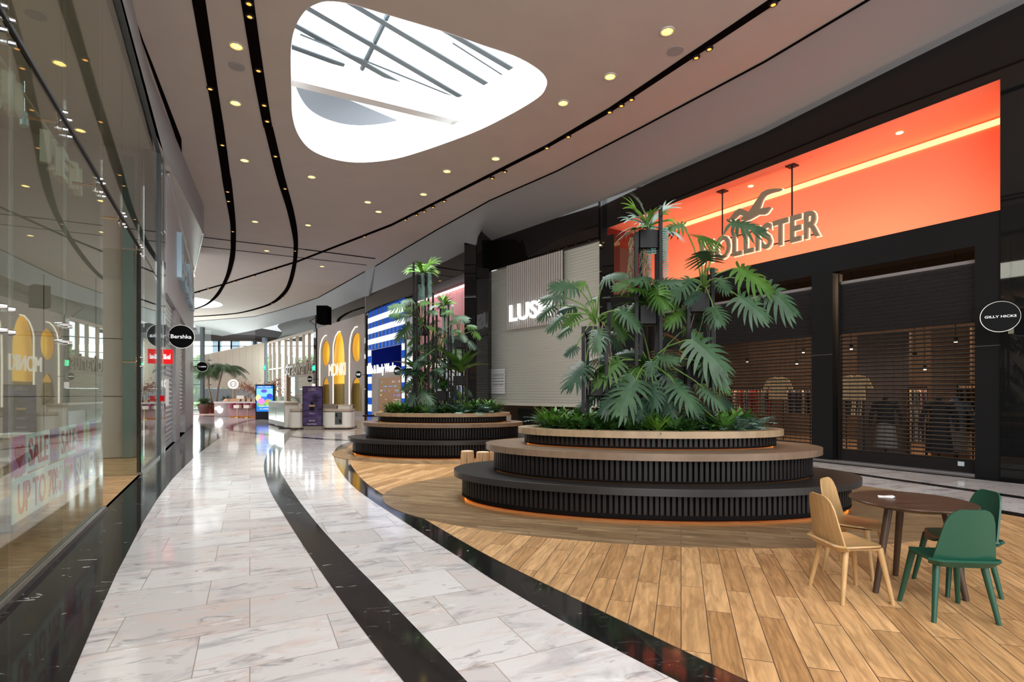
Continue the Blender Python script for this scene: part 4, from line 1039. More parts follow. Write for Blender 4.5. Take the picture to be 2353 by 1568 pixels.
wb(V, 'wall_right_pier_pink', q3(930), q3(948), 0, 7.1, -.6, .0, M['glossblack'], st=True)
wb(V, 'wall_right_pier_corner', s1, V.len, 0, 7.1, -.6, .0, M['glossblack'], st=True)
# blue and white
s0, s1 = q3(843.5), q3(929)
blue = emis('lit_blue', (.02, .10, .55), .9); white_l = emis('lit_white', (.92, .95, 1), 1.05); skyblue = emis('lit_sky_blue', (.35, .62, .85), .9)
r = empty('striped_shopfront', V.p((s0 + s1) / 2, 0, 0), 'shop front of lit blue and white stripes with a dark blue sign panel', 'shop front')
wb(V, 'back_box', s0, s1, 0, 7.05, -.9, -.25, mat('taupe_back', (.22, .18, .16), .6), r)
z = 7.0; ks = 0
cb = q3(860); ce = q3(917)
while z > 4.55:
    h_ = .36
    mb = MB(); V.box(mb, s0, s1, z - h_, z, -.25, -.05)
    if ks % 2 == 1: mb.build('white_stripe', white_l, r)
    else:
        mb.build('blue_stripe', blue, r)
        mb = MB()
        for i in range(10):
            a_ = s0 + (s1 - s0) * (i + .08) / 10; V.box(mb, a_, a_ + (s1 - s0) * .035, z - h_ + .02, z - .02, -.05, -.045)
        mb.build('stripe_louvres', mat('dark_louvre%d' % ks, (.015, .03, .12), .4), r)
    z -= h_; ks += 1
for side, (a_, b_) in (('left', (s0, q3(850))), ('right', (q3(921), s1))):
    zz = 4.55; i = ks
    while zz > .3:
        mb = MB(); V.box(mb, a_, b_, zz - .46, zz, -.25, -.05); mb.build('white_block' if i % 2 else 'blue_block', white_l if i % 2 else blue, r); zz -= .46; i += 1
nav = mat('navy_panel', (.004, .009, .13), .6, spec=0)
wb(V, 'panel_frame', q3(850), q3(921), 3.0, 4.52, -.25, -.08, mat('taupe_frame', (.30, .25, .21), .4), r)
wb(V, 'navy_panel', q3(852), q3(919), 3.05, 4.44, -.08, -.06, nav, r)
text_on('lettering', 'Bath & Body Works', lambda a, b, c: V.p(q3(845.5) + a, 2.72 + b, .02 + c), q3(911) - q3(845.5), .72, emis('bb_letters', (1, 1, 1), 1.15), r, .05, .012, .92)
wb(V, 'door_surround', q3(850), q3(921), 0, 2.95, -.25, -.12, mat('taupe_wall', (.30, .25, .22), .6), r)
wb(V, 'door_glow', q3(868), q3(917), .55, 2.6, -.11, -.10, mat('shelf_back', (.12, .06, .03), .6, emit=(1, .45, .12), es=.22, noise=.3), r)
wb(V, 'lower_glow', q3(868), q3(917), .05, .5, -.11, -.10, emis('amber_low', (1, .42, .08), .8), r)
mb = MB()
for i in range(26): V.box(mb, q3(866), q3(918), .55 + i * .08, .55 + i * .08 + .028, -.08, -.07)
mb.build('door_shutter', mat('bronze_slats', (.16, .12, .10), .4, metal=.5), r)
random.seed(3)
cs = [emis('shelf_item%d' % i, c_, .7) for i, c_ in enumerate(((1, .5, .2), (.2, .8, .8), (.9, .3, .3), (1, .8, .5), (.5, .3, .9)))]
for i in range(36):
    a_ = q3(random.uniform(869, 914)); z_ = .65 + .27 * random.randint(0, 6)
    wb(V, 'shelf_item', a_, a_ + random.uniform(.12, .4), z_, z_ + .1, -.1, -.085, random.choice(cs), r)
c = at(913.5, 853, 27.5); disc_sign('round_shop_sign', 'round black sign on the right stripe column of the blue and white shop', c, .22, "VICTORIA'S|SECRET", (-.5, -1), bracket=(c.x + .5, c.y + .3, c.z))
# yellow arches shop
q4 = lambda px, o=0: Mk.s_at(px, o)
greyb = mat('taupe_plaster', (.33, .27, .24), .7)
zz = lambda px, py: Mk.z_at(px, py)
def arch(px0, px1, ytop, ybot, full=False):
    a, b = q4(px0), q4(px1); m_ = (a + b) / 2; w_ = (b - a) / 2; pm = (px0 + px1) / 2; zt = zz(pm, ytop)
    if full:
        z_b = zz(pm, ybot); return [(m_ + w_ * math.cos(t), (zt + z_b) / 2 + (zt - z_b) / 2 * math.sin(t)) for t in [2 * math.pi * i / 28 for i in range(28)]]
    hh = min(w_ * 1.7, (zt) * .5)
    z_b = .35
    return [(b, z_b)] + [(m_ + w_ * math.cos(t), zt - hh + hh * math.sin(t)) for t in [math.pi * i / 18 for i in range(19)]] + [(a, z_b)]
holes = [arch(739.5, 757.5, 783, 842, True), arch(765.5, 791.5, 762, 0), arch(807.5, 831, 765, 832, True), arch(740.5, 757, 868, 0), arch(806.5, 831, 868, 0)]
r = empty('arched_shopfront', Mk.p(Mk.len / 2, 0, 0), 'taupe shop front with yellow glowing arches and ovals', 'shop front')
mb = MB(); mb.plate([(0, 0), (Mk.len, 0), (Mk.len, 7.08), (0, 7.08)], holes, lambda a, b, d: Mk.p(a, b, -d), .08)
mb.build('arched_wall', greyb, r)
wb(Mk, 'wall_right_arch_side', -.12, -.01, 0, 7.1, -1.6, -.36, M['mattblack'], st=True)
wb(Mk, 'wall_right_arch_side_near', Mk.len + .01, Mk.len + .12, 0, 7.1, -1.6, -.42, M['mattblack'], st=True)
yel = mat('yellow_inside', (.85, .50, .05), .5, emit=(1, .55, .05), es=.5)
wb(Mk, 'yellow_back', 0, Mk.len, 2.3, 7.0, -.5, -.42, yel, r)
wb(Mk, 'gold_gate', 0, Mk.len, .2, 2.3, -.5, -.42, mat('gold_mesh', (.30, .22, .07), .5, emit=(1, .6, .1), es=.10, noise=.5, nscale=5), r)
mb = MB()
for i in range(60):
    a_ = Mk.len * i / 60; Mk.box(mb, a_, a_ + .045, .2, 2.35, -.3, -.26)
mb.build('gate_bars', mat('gold_bars', (.42, .33, .12), .35, metal=.6), r)
for px in (786, 817): wb(Mk, 'inner_post', q4(px), q4(px) + .3, .2, 7, -.41, -.28, mat('inner_post%d' % px, (.40, .26, .08), .5), r)
area('yellow_light', Mk.p(Mk.len / 2, 6.9, -.25), 6, 30, (1, .8, .4), Mk.p(Mk.len / 2, 3, -.3), .12)
neon = emis('warm_neon', (1, .93, .72), 1.3)
for pts in ([(750, 771), (746, 772), (741, 779), (737, 790), (735, 806), (734.5, 850), (734.5, 938)], [(782, 762), (777, 763), (771, 773), (767, 788), (765.5, 800), (765.5, 850), (765.5, 928)], [(821, 751), (816, 752), (809, 763), (805, 778), (803, 800), (802.5, 850), (802.5, 942)]):
    mb = MB(); mb.tube([Mk.p(q4(x, .05), max(.3, Mk.z_at(x, y, .05)), .05) for x, y in pts], .045, 6); mb.build('neon_tube', neon, r)
text_on('lettering', 'MONKI', lambda a, b, c: Mk.p(q4(755, .2) + a, 2.95 + (a / (q4(793, .2) - q4(755, .2))) * .0 + b, .15 + c), q4(793, .2) - q4(755, .2), .95, emis('cream_letters_lit', (1, .90, .72), .95), r, .06, .0)
c = at(824.5, 861, 35.0); disc_sign('round_shop_sign', 'round black sign in front of the right yellow arch', c, .24, 'BATH & BODY|WORKS', (-.5, -1), bracket=(c.x + .4, c.y + .5, c.z))
wb(Mk, 'wall_right_pier_arches', Mk.len + .01, Mk.len + .18, 0, 7.1, -.4, .0, M['glossblack'], st=True)
# glazed front with wooden frame beyond
q5 = lambda px, o=0: T.s_at(px, o)
frame = mat('beige_wood_frame', (.33, .25, .19), .5)
r = empty('glazed_shopfront', T.p(T.len / 2, 0, 0), 'beige framed glazed shop front with raised stradivarius lettering', 'shop front')
wb(T, 'top_beam', 0, T.len, 6.85, 7.08, -.3, .1, frame, r)
wb(T, 'mid_beam', 0, q5(655), 4.05, 4.2, -.2, .05, frame, r)
for px in (619, 628, 640, 655, 667, 681, 696, 709):
    wb(T, 'mullion', q5(px) - .06, q5(px) + .06, .0 if px < 656 else 4.3, 6.9, -.2, .05, frame, r)
wb(T, 'sign_band', q5(655), T.len, 3.15, 4.4, -.3, .0, mat('beige_band', (.36, .28, .22), .5), r)
wb(T, 'shutter_frame', q5(655), q5(661), 0, 3.4, -.3, .1, mat('wood_post', (.35, .20, .09), .5), r)
ribbed('roller_shutter', 'beige ribbed shutter under the stradivarius lettering', T, q5(661), T.len - .1, .2, 3.15, -.15, mat('beige_shutter', (.40, .31, .25), .5), .16)
wb(T, 'shop_glass', 0, T.len, .1, 6.9, -.12, -.1, M['clear'], r)
text_on('lettering', 'stradivarius', lambda a, b, c: T.p(q5(656, .2) + a, 3.3 + b, .1 + c), q5(719, .2) - q5(656, .2), 1.35, mat('champagne_letters', (.26, .21, .16), .35, metal=.3), r, .12, .01)
wb(T, 'wall_right_pier_glazed', T.len, T.len + .6, 0, 7.1, -.3, .15, M['glossblack'], st=True)
c = at(712.5, 871.5, 42.5); disc_sign('round_shop_sign', 'round black sign reading MONKI left of the yellow arches', c, .26, 'MONKI', (-.5, -1), bracket=(c.x + .5, c.y + .6, c.z))
for x, y, t in ((720.5, 846, 'left of the yellow arches'), (607, 845, 'beside the beige wall')):
    d_ = 44 if x > 700 else 52
    p = at(x, y, d_); mb = MB(); mb.box(p.x - .10, p.x + .10, p.y, p.y + .12, p.z - .2, p.z + .2)
    r = tag(mb.build('exit_sign', emis('exit_green', (.02, .75, .30), 2.2)), 'small green lit emergency exit sign ' + t, 'exit sign')
    mb = MB(); mb.box(p.x - .05, p.x + .05, p.y - .01, p.y, p.z - .03, p.z + .05); mb.build('pictogram', wm, r)
p = at(720, 888, 43.5); mb = MB(); mb.box(p.x - .12, p.x + .12, p.y, p.y + .1, p.z - .2, p.z + .2); tag(mb.build('white_sign_box', emis('white_box', (1, .85, .85), .9)), 'small white lit sign box under the round sign left of the arches', 'sign')
# black box under the fascia
mb = MB(); p0 = at(727, 702, 36.3); mb.box(p0.x, p0.x + .72, 36.3, 37.2, 6.35, 7.55)
tag(mb.build('speaker_box', mat('speaker_black', (.003, .003, .003), .8, spec=0)), 'black square box hanging from the bulkhead above the yellow arches', 'speaker')
# ================================================================== FAR END
# glazed end wall with mullions
r = empty('window_1', (-28, 62, 0), kind='structure')
for px in (463, 497, 503, 531, 539, 579, 640):
    a, b = (px - CX) / F * 62, 62
    w_ = .45 if px in (497, 539) else .1
    mb = MB(); mb.hexa([(a - w_, b, 0), (a + w_, b, 0), (a + w_, b + .3, 0), (a - w_, b + .3, 0)], [(a - w_, b, 8), (a + w_, b, 8), (a + w_, b + .3, 8), (a - w_, b + .3, 8)])
    mb.build('mullion', mat('mullion%d' % px, (.30, .42, .52), .4), r)
for z_ in (.1, 2.6, 5.6, 7.0):
    mb = MB(); mb.box(-50, -18, 62, 62.12, z_, z_ + .08); mb.build('transom', M['darksteel'], r)
mb = MB(); mb.box(-50, -18, 62.05, 62.07, 0, 8); mb.build('pane', M['clear'], r)
# dark column at the entrance
d_ = 44.5; a = at(461, 948, d_); b = at(465.5, 948, d_)
mb = MB(); mb.box(a.x - .05, b.x + .02, d_, d_ + .3, 0, 7.1); struct('wall_far_column', mb, M['darksteel'])
# rails of the entrance glazing left of it
r = empty('entrance_glazing', (-31, 46, 0), 'tall entrance glazing at the far left with dark rails', 'glazing')
for z_ in (.15, 2.3, 4.4):
    mb = MB(); mb.box(-34, a.x, 46, 46.1, z_, z_ + .07); mb.build('transom', M['darksteel'], r)
mb = MB(); mb.box(-34, a.x, 46.04, 46.06, 0, 7); mb.build('pane', M['clear'], r)
# beige pavilion wall
beige = mat('beige_panel_wall', (.80, .66, .55), .7, noise=.05, nscale=.6)
tA = Vector(((466 - CX) / F * 45.5, 45.5)); tB = Vector(((608 - CX) / F * 53, 53)); Bw = Wall(tA, tB)
def bz(s_):
    px0, y0, px1, y1 = 498, 810, 608, 788
    p_ = Bw.p0 + Bw.t * s_; px = CX + F * p_.x / p_.y; return EYE + (HOR - (y0 + (y1 - y0) * (px - px0) / (px1 - px0))) * p_.y / F
r = empty('pavilion_wall', (tA.x, tA.y, 0), 'pale beige panel wall with a rising top edge behind the palms', 'wall')
N = 9
for i in range(N):
    s0_, s1_ = Bw.len * i / N + .01, Bw.len * (i + 1) / N - .01
    mb = MB(); mb.hexa([Bw.p(s0_, 2.05, -.2), Bw.p(s1_, 2.05, -.2), Bw.p(s1_, 2.05), Bw.p(s0_, 2.05)], [Bw.p(s0_, bz(s0_), -.2), Bw.p(s1_, bz(s1_), -.2), Bw.p(s1_, bz(s1_)), Bw.p(s0_, bz(s0_))])
    mb.build('wall_panel', beige, r)
mb = MB(); Bw.box(mb, 0, Bw.len, 0, 2.0, -.25, -.05); mb.build('grey_base', mat('cool_grey_base', (.36, .39, .42), .5), r)
mb = MB(); Bw.box(mb, Bw.len, Bw.len + .35, 0, 7.1, -.3, .05); mb.build('end_post', mat('blue_grey_post', (.16, .20, .25), .4), r)
# outside: lawn and trees
mb = MB(); mb.box(-160, 60, 63.1, 190, -.5, -.2); struct('ground_outside', mb, mat('lawn', (.22, .40, .07), .9, noise=.3, nscale=.6))
leafg = [mat('tree_green_%d' % i, c_, .8, noise=.45, nscale=1.6) for i, c_ in enumerate(((.10, .22, .04), (.16, .30, .05), (.07, .16, .05)))]
bark = mat('bark', (.10, .07, .05), .9)
def tree(x, y, h_, w_, ci, seed):
    random.seed(seed); h_ *= .97
    r = empty('broadleaf_tree', (x, y, -.2), None, 'tree', 'trees outside beyond the glazing')
    mb = MB(); mb.tube([(x, y, -.2), (x, y, h_ * .5)], [.22, .12], 7); mb.build('trunk', bark, r)
    mb = MB()
    for k in range(420):
        th = random.uniform(0, 6.28); ph = math.acos(random.uniform(-.9, 1)); q_ = random.uniform(.75, 1.05)
        c = Vector((x + w_ * math.sin(ph) * math.cos(th) * q_, y + w_ * math.sin(ph) * math.sin(th) * q_, h_ * .5 + h_ * .5 * math.cos(ph) * q_))
        s_ = random.uniform(.3, .75); n_ = Vector((random.gauss(0, 1), random.gauss(0, 1), random.gauss(0, 1))).normalized(); u = n_.orthogonal().normalized() * s_; v = n_.cross(u).normalized() * s_
        mb.add([c + u, c + v * .7, c - u, c - v * .7], [(0, 1, 2, 3)])
    mb.build('crown', leafg[ci], r, fix=False)
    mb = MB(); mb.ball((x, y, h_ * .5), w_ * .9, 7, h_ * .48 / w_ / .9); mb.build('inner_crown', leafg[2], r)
    return r
tpos = [(-58, 82, 6.5, 4.5), (-50, 84, 7.6, 4.6), (-43, 82, 7.0, 4.4), (-37, 86, 8.2, 4.8), (-30, 84, 7.8, 4.6), (-68, 88, 8.0, 5), (-76, 92, 8, 5), (-24, 85, 8.4, 4.6), (-88, 98, 9, 6)]
tnm = ['third from the left', 'fourth from the left', 'fifth from the left', 'sixth from the left', 'behind the glazed shop front', 'second from the left', 'first from the left', 'rightmost', 'farthest, behind the entrance glazing']
for i, t in enumerate(tpos):
    tree(*t, i % 3 if i % 3 < 2 else 0, i)['label'] = 'broad green tree outside the far glazing, ' + tnm[i]

# ---------------- candy counter, stools, lamp sign, palms
pinkm = mat('dusty_pink_counter', (.34, .17, .17), .5); berry = mat('berry_panel', (.24, .02, .05), .5)
def pbox(mb, px0, px1, y0, y1, d0, d1):
    a_ = at(px0, y1, d0); b_ = at(px1, y0, d0); mb.box(a_.x, b_.x, d0, d1, max(.004, a_.z), b_.z); return mb
r = empty('candy_counter', (-20, 38, 0), 'dusty pink sweets counter with berry scalloped front at the far end', 'counter')
mb = MB(); pbox(mb, 524, 600, 928, 963, 36.5, 38.2); mb.build('front', pinkm, r)
mb = MB(); pbox(mb, 492, 524, 927, 957, 37.6, 39.5); mb.build('side_block', mat('pink_grey_block', (.30, .22, .21), .5), r)
mb = MB(); pbox(mb, 491, 600, 923.5, 927, 36.3, 39.6); mb.build('worktop', mat('pale_top', (.52, .42, .38), .3), r)
mb = MB(); a = at(526, 927, 36.45)
for i in range(5): mb.lathe((a.x + .25 + i * .48, 36.44, 0), [(.24, .62 + .0), (.24, .94)], 16)
mb.build('scalloped_trim', berry, r)
mb = MB(); pbox(mb, 528, 600, 957, 962, 36.3, 36.6); mb.build('glowing_foot', emis('orange_foot', (1, .35, .05), .35), r)
mb = MB(); pbox(mb, 528, 600, 917, 923, 37.6, 38.4); mb.build('back_shelf', mat('wood_shelf', (.50, .26, .12), .5), r)
g_ = mb = MB()
for dx, dz, rr in ((0, .12, .12), (.16, .16, .13), (.24, -.06, .16), (.36, .05, .09)):
    a = at(493.5, 943, 37.5); mb.ball((a.x + .1 + dx, 37.55, a.z + dz), rr, 8)
mb.build('glowing_flower', emis('white_flower', (1, 1, .98), 3), r)
for i, px in enumerate((546, 569)):
    a = at(px, 940, 35.6); c0 = Vector((a.x, 35.6, 0))
    s_ = empty('bar_stool', c0, 'cream square bar stool in front of the candy counter, %s one' % ('left' if i == 0 else 'right'), 'stool', 'stools at the candy counter')
    mb = MB(); mb.box(a.x - .19, a.x + .19, 35.42, 35.8, .62, .84); mb.build('seat', mat('cream_seat%d' % i, (.72, .62, .52), .6), s_, bevel=.03)
    mb = MB(); mb.lathe((a.x, 35.6, 0), [(.17, .005), (.16, .03), (.03, .05), (.03, .62)], 16); mb.build('pedestal', mat('brass_ped%d' % i, (.45, .30, .10), .3, metal=.8), s_)
c = at(536, 883, 38.5)
r = disc_sign('round_lit_sign', 'round glowing white sign with brown emblem above the candy counter', c, .34, None, (.5, -1), face=emis('white_disc', (1, .96, .9), 1.25), glow=mat('brass_rim', (.5, .35, .15), .3, metal=.8))
mb = MB(); ax = Vector((.5, -1, 0)).normalized(); ux = Vector((-ax.y, ax.x, 0))
mb.tube([c + ax * .045 + ux * (.19 * math.cos(t_ * .2618)) + Vector((0, 0, .19 * math.sin(t_ * .2618))) for t_ in range(25)], .022, 6, caps=False)
mb.tube([c + ax * .045 + ux * x_ + Vector((0, 0, z_)) for x_, z_ in ((-.1, -.1), (-.1, .07), (0, -.02), (.1, .07), (.1, -.1))], .022, 6)
mb.build('emblem', mat('brown_emblem', (.14, .06, .02), .5), r)
mb = MB(); mb.tube([(c.x, c.y + .05, .9), (c.x, c.y + .05, c.z - .3)], .06, 8); mb.build('post', mat('orange_post', (.45, .20, .05), .5), r)
for px, w_, h_, col_, t in ((510, 18, 9, (.62, .36, .24), 'pink cloth covered shape'), (552, 17, 16, (.75, .68, .60), 'pale grey appliance box')):
    a = at(px, 925, 38.2); mb = MB(); W2 = w_ * 38.2 / F / 2; H2 = h_ * 38.2 / F
    mb.lathe((a.x + W2, 38.4, .955), [(W2, 0), (W2 * .95, H2 * .5), (W2 * .55, H2)], 12) if px < 520 else mb.box(a.x - W2, a.x + W2, 38.2, 38.6, .955, .955 + H2)
    tag(mb.build('counter_item', mat('item%d' % px, col_, .6)), t + ' standing on the candy counter', 'box')
for i in range(14):
    px = 545 + i * 4; a = at(px, 922, 37.3); mb = MB(); mb.lathe((a.x, 37.3, 1.0), [(.045, 0), (.045, .09 + .05 * (i % 3)), (.02, .12 + .05 * (i % 3))], 8)
    tag(mb.build('sweet_jar', cloth[(i * 3) % 9]), '%s small sweet jar in the row on the candy counter' % cname[(i * 3) % 9], 'jar', 'sweet jars on the candy counter')
terrac = mat('red_pot', (.32, .05, .03), .5); soilm = mat('dark_soil', (.02, .014, .01), .9)
frondm = mat('palm_green', (.055, .10, .035), .6, noise=.3, nscale=6)
mb = MB(); mb.prism(ell(-22.9, 42.1, 2.2, 1.8, 0, 48), .004, .05); struct('floor_pink_disc', mb, mat('pink_floor', (.58, .38, .32), .5))
def palm(px, py, px2, py2, d, label, seed, nf=16, L_=2.3):
    random.seed(seed)
    a = at(px, py, d); b = at(px2, py2, d); a.z = .5
    r = empty('potted_palm', (a.x, d, .05), label, 'palm')
    mb = MB(); mb.lathe((a.x, d, .05), [(.30, 0), (.46, .55), (.50, .80), (.45, .82), (.43, .74)], 18); mb.build('pot', terrac, r)
    mb = MB(); mb.lathe((a.x, d, .70), [(.44, 0), (.43, .06)], 18); mb.build('soil', soilm, r)
    mid = (a + b) / 2 + Vector((-.12, 0, 0)); mb = MB(); mb.tube([a, mid, b], [.09, .06, .05], 8); mb.build('trunk', mat('palm_bark%d' % seed, (.22, .15, .10), .8), r)
    mb = MB()
    for i in range(nf):
        th = 2 * math.pi * i / nf + random.uniform(-.2, .2); up = random.uniform(.25, .9); L2 = L_ * random.uniform(.85, 1.1)
        d0 = Vector((math.cos(th), math.sin(th) * .9, up)).normalized(); p = b.copy(); prev = None; v = d0.copy(); pts = []
        for k in range(12): pts.append(p.copy()); p = p + v * (L2 / 12); v = (v + Vector((0, 0, -.17))).normalized()
        mb.tube(pts, [.02 * (1 - k / 13) for k in range(12)], 4)
        for k in range(1, 12):
            t_ = (pts[min(k + 1, 11)] - pts[k - 1]).normalized(); side = t_.cross(Vector((0, 0, 1))).normalized()
            for sg in (-1, 1):
                for hh in (0, .33, .66):
                    q_ = pts[k] - t_ * (L2 / 12) * hh; ll = .62 * math.sin(math.pi * (k + 1.5) / 14) + .08
                    tip = q_ + side * sg * ll * .8 + t_ * ll * .5 + Vector((0, 0, -ll * .45)); w_ = t_ * .03
                    mb.add([q_ - w_, q_ + w_, tip], [(0, 1, 2)])
    mb.build('fronds', frondm, r, fix=False)
    return r
palm(489, 934, 478, 846, 42.3, 'left tall curved potted palm in a red pot beside the entrance glazing', 1)
palm(497, 936, 512, 850, 42.9, 'right tall potted palm leaning right, in front of the beige wall', 2)
def blade_leaf(mb, base, d, n, L_, W_, droop=.4, segs=5, prof=(.25, .85, 1, .8, .4, 0)):
    x = d.cross(n).normalized(); p = base.copy(); v = d.copy(); L0 = len(mb.v); vs = []
    for k in range(segs + 1):
        w = W_ * prof[min(k, len(prof) - 1)] * .5
        vs += [p - x * w + n * w * .25, p, p + x * w + n * w * .25]
        p = p + v * (L_ / segs); v = (v + Vector((0, 0, -droop / segs))).normalized()
    fs = []
    for k in range(segs):
        a = 3 * k; fs += [(a, a + 1, a + 4, a + 3), (a + 1, a + 2, a + 5, a + 4)]
    mb.add(vs, fs)
def bush(mb, c, n_, L_, W_, seed, up=(.3, 1.0), droop=.8):
    random.seed(seed)
    for i in range(n_):
        th = random.uniform(0, 6.28); u = random.uniform(*up)
        d = Vector((math.cos(th), math.sin(th), u)).normalized(); n = d.cross(Vector((-math.sin(th), math.cos(th), 0))).normalized()
        if n.z < 0: n = -n
        blade_leaf(mb, Vector(c) + d * .02, d, n, L_ * random.uniform(.65, 1.1), W_ * random.uniform(.8, 1.1), droop)
r = empty('potted_shrub', (-23.6, 41.2, .05), 'bushy grey-green shrub in a dark red pot left of the palms', 'shrub')
mb = MB(); mb.lathe((-23.6, 41.2, .05), [(.3, 0), (.45, .5), (.47, .75), (.42, .76)], 18); mb.build('pot', mat('brown_pot', (.12, .04, .03), .5), r)
mb = MB(); bush(mb, (-23.6, 41.2, .8), 150, .85, .10, 4, (-.1, 1.4), .9); mb.build('foliage', mat('shrub_green', (.10, .17, .07), .6), r, fix=False)
c = at(520, 915, 38.6); r = empty('potted_plant', (c.x, c.y, .955), 'dark leafy plant on the candy counter', 'plant')
mb = MB(); mb.lathe((c.x, c.y, .955), [(.08, 0), (.12, .2)], 12); mb.build('pot', soilm, r)
mb = MB(); bush(mb, (c.x, c.y, 1.1), 40, .5, .12, 9, (.1, 1.5), .4); mb.build('foliage', mat('dark_leaf', (.015, .03, .02), .5), r, fix=False)
# blossom tree in pinkish brown
random.seed(11)
c = at(596, 925, 39.5)
r = empty('blossom_tree', (c.x, c.y, 0), 'pinkish brown artificial blossom tree behind the lit advertising screen', 'tree')
mb = MB(); br_m = mat('dark_branch', (.07, .04, .03), .8); tips = []
for i in range(9):
    th = random.uniform(0, 6.28); a = Vector((c.x, c.y, .1)); p1 = a + Vector((.1 * math.cos(th), .1, 1.2)); p2 = p1 + Vector((.75 * math.cos(th), .5 * math.sin(th), .5 + random.random() * .5)); p3 = p2 + Vector((.65 * math.cos(th + .3), .3 * math.sin(th), random.uniform(-.4, .4)))
    mb.tube([a, p1, p2, p3], [.07, .06, .03, .01], 6); tips += [p2, p3, (p2 + p3) / 2, (p1 + p2) / 2]
mb.build('branches', br_m, r)
mb = MB()
for p in tips:
    for k in range(34):
        q_ = p + Vector((random.gauss(0, .2), random.gauss(0, .2), random.gauss(-.04, .17))); u = Vector((random.gauss(0, 1), random.gauss(0, 1), random.gauss(0, 1))).normalized() * .05; v = u.orthogonal().normalized() * .05
        mb.add([q_ + u, q_ + v, q_ - u, q_ - v], [(0, 1, 2, 3)])
mb.build('blossom', mat('pink_brown_blossom', (.48, .24, .16), .7), r, fix=False)
# advertising screen
r = empty('advertising_screen', at(608, 964, 33.4), 'upright black advertising screen showing a bright blue colourful poster', 'screen')
D = 33.4
def sbox(mb, px0, px1, y0, y1, o0=0, o1=.01, d=D):
    a = at(px0, y1, d); b = at(px1, y0, d); mb.box(a.x, b.x, d - o1, d - o0, max(.002, a.z), b.z); return mb
mb = MB(); a = at(587, 964, D); b = at(629.5, 884, D); mb.box(a.x, b.x, D, D + .22, .004, b.z); mb.build('housing', mat('screen_housing', (.015, .015, .02), .15), r)
mb = MB(); sbox(mb, 589.5, 627, 887, 946); mb.build('lit_panel', emis('screen_blue', (.03, .22, .95), 1.3), r)
mb = MB(); sbox(mb, 589.5, 627, 893, 912, .01, .014); mb.build('picture_sky', emis('screen_sky', (.22, .60, .95), 1.3), r)
def sdisc(px, py, rx, ry, nm, colr, o):
    c = at(px, py, D); mb = MB(); k = D / F
    vs = [(c.x + rx * k * math.cos(i * .3927), D - o, c.z + ry * k * math.sin(i * .3927)) for i in range(16)]
    mb.add(vs + [(v[0], D - o - .004, v[2]) for v in vs], [tuple(range(16)), tuple(range(16, 32))] + [(i, (i + 1) % 16, (i + 1) % 16 + 16, i + 16) for i in range(16)]); mb.build(nm, emis('screen_' + nm, colr, 1.3), r)
sdisc(600, 928, 10, 8, 'picture_hill', (.12, .50, .10), .012); sdisc(618, 926, 9, 8, 'picture_bush', (.25, .62, .08), .014)
sdisc(594, 915, 6, 8, 'picture_house', (.85, .85, .35), .016); sdisc(620, 911, 7, 6, 'picture_blocks', (.05, .08, .55), .018)
sdisc(601, 923, 8, 8, 'picture_balloon', (.90, .25, .62), .022); sdisc(615, 922, 4, 4, 'picture_ball', (.80, .30, .15), .022); sdisc(607, 899, 7, 4, 'picture_badge', (.12, .10, .60), .02)
wt = emis('screen_text', (1, .9, 1), 1.3)
for t_, y_, w_ in (('FAMILY SHOW', 889.5, 30), ('COMMUNITY', 934, 26), ('ALL SUMMER', 940, 22)):
    c = at(608 - w_ / 2, y_ + 1.5, D)
    text_on('lettering', t_, lambda a, b, cc: Vector((c.x + a, D - .026 - cc, c.z + b)), w_ * D / F, 3.0 * D / F, wt, r, .003)

# ---------------- perfume kiosk with white counters
ivory = mat('ivory_counter', (.95, .93, .86), .3); ivt = mat('cream_top', (.60, .50, .40), .3)
gl_ = mat('kiosk_glass_panel', (.12, .13, .13), .1); taupe = mat('taupe_side', (.27, .23, .20), .5)
GD = 24.8
r = empty('perfume_kiosk', (-9.2, 25.5, 0), 'white perfume kiosk of curved counters in the middle of the far concourse', 'kiosk')
def pk(name, px0, px1, y0, y1, d0, d1, m, bev=0, parent=r):
    mb = MB(); pbox(mb, px0, px1, y0, y1, d0, d1); return mb.build(name, m, parent, bevel=bev)
a = at(654.5, 981, GD); b = at(617, 976, 28.4)
cab = Wall((b.x, b.y), (a.x, a.y))
mb = MB(); cab.box(mb, 0, cab.len, .06, 1.17, -.6, .0); cb_ = mb.build('side_cabinet', taupe, r)
mb = MB(); cab.box(mb, .15, cab.len * .5 - .04, .28, .92, .0, .012); cab.box(mb, cab.len * .5 + .04, cab.len - .1, .28, .92, .0, .012); mb.build('glass_door', gl_, cb_)
mb = MB(); cab.box(mb, 0, cab.len, 1.17, 1.22, -.65, .04); mb.build('worktop', ivt, cb_)
pk('high_counter', 654, 684, 933, 983, GD, GD + .6, ivory); pk('high_counter_top', 653, 685, 930.5, 933, GD - .03, GD + .65, ivt)
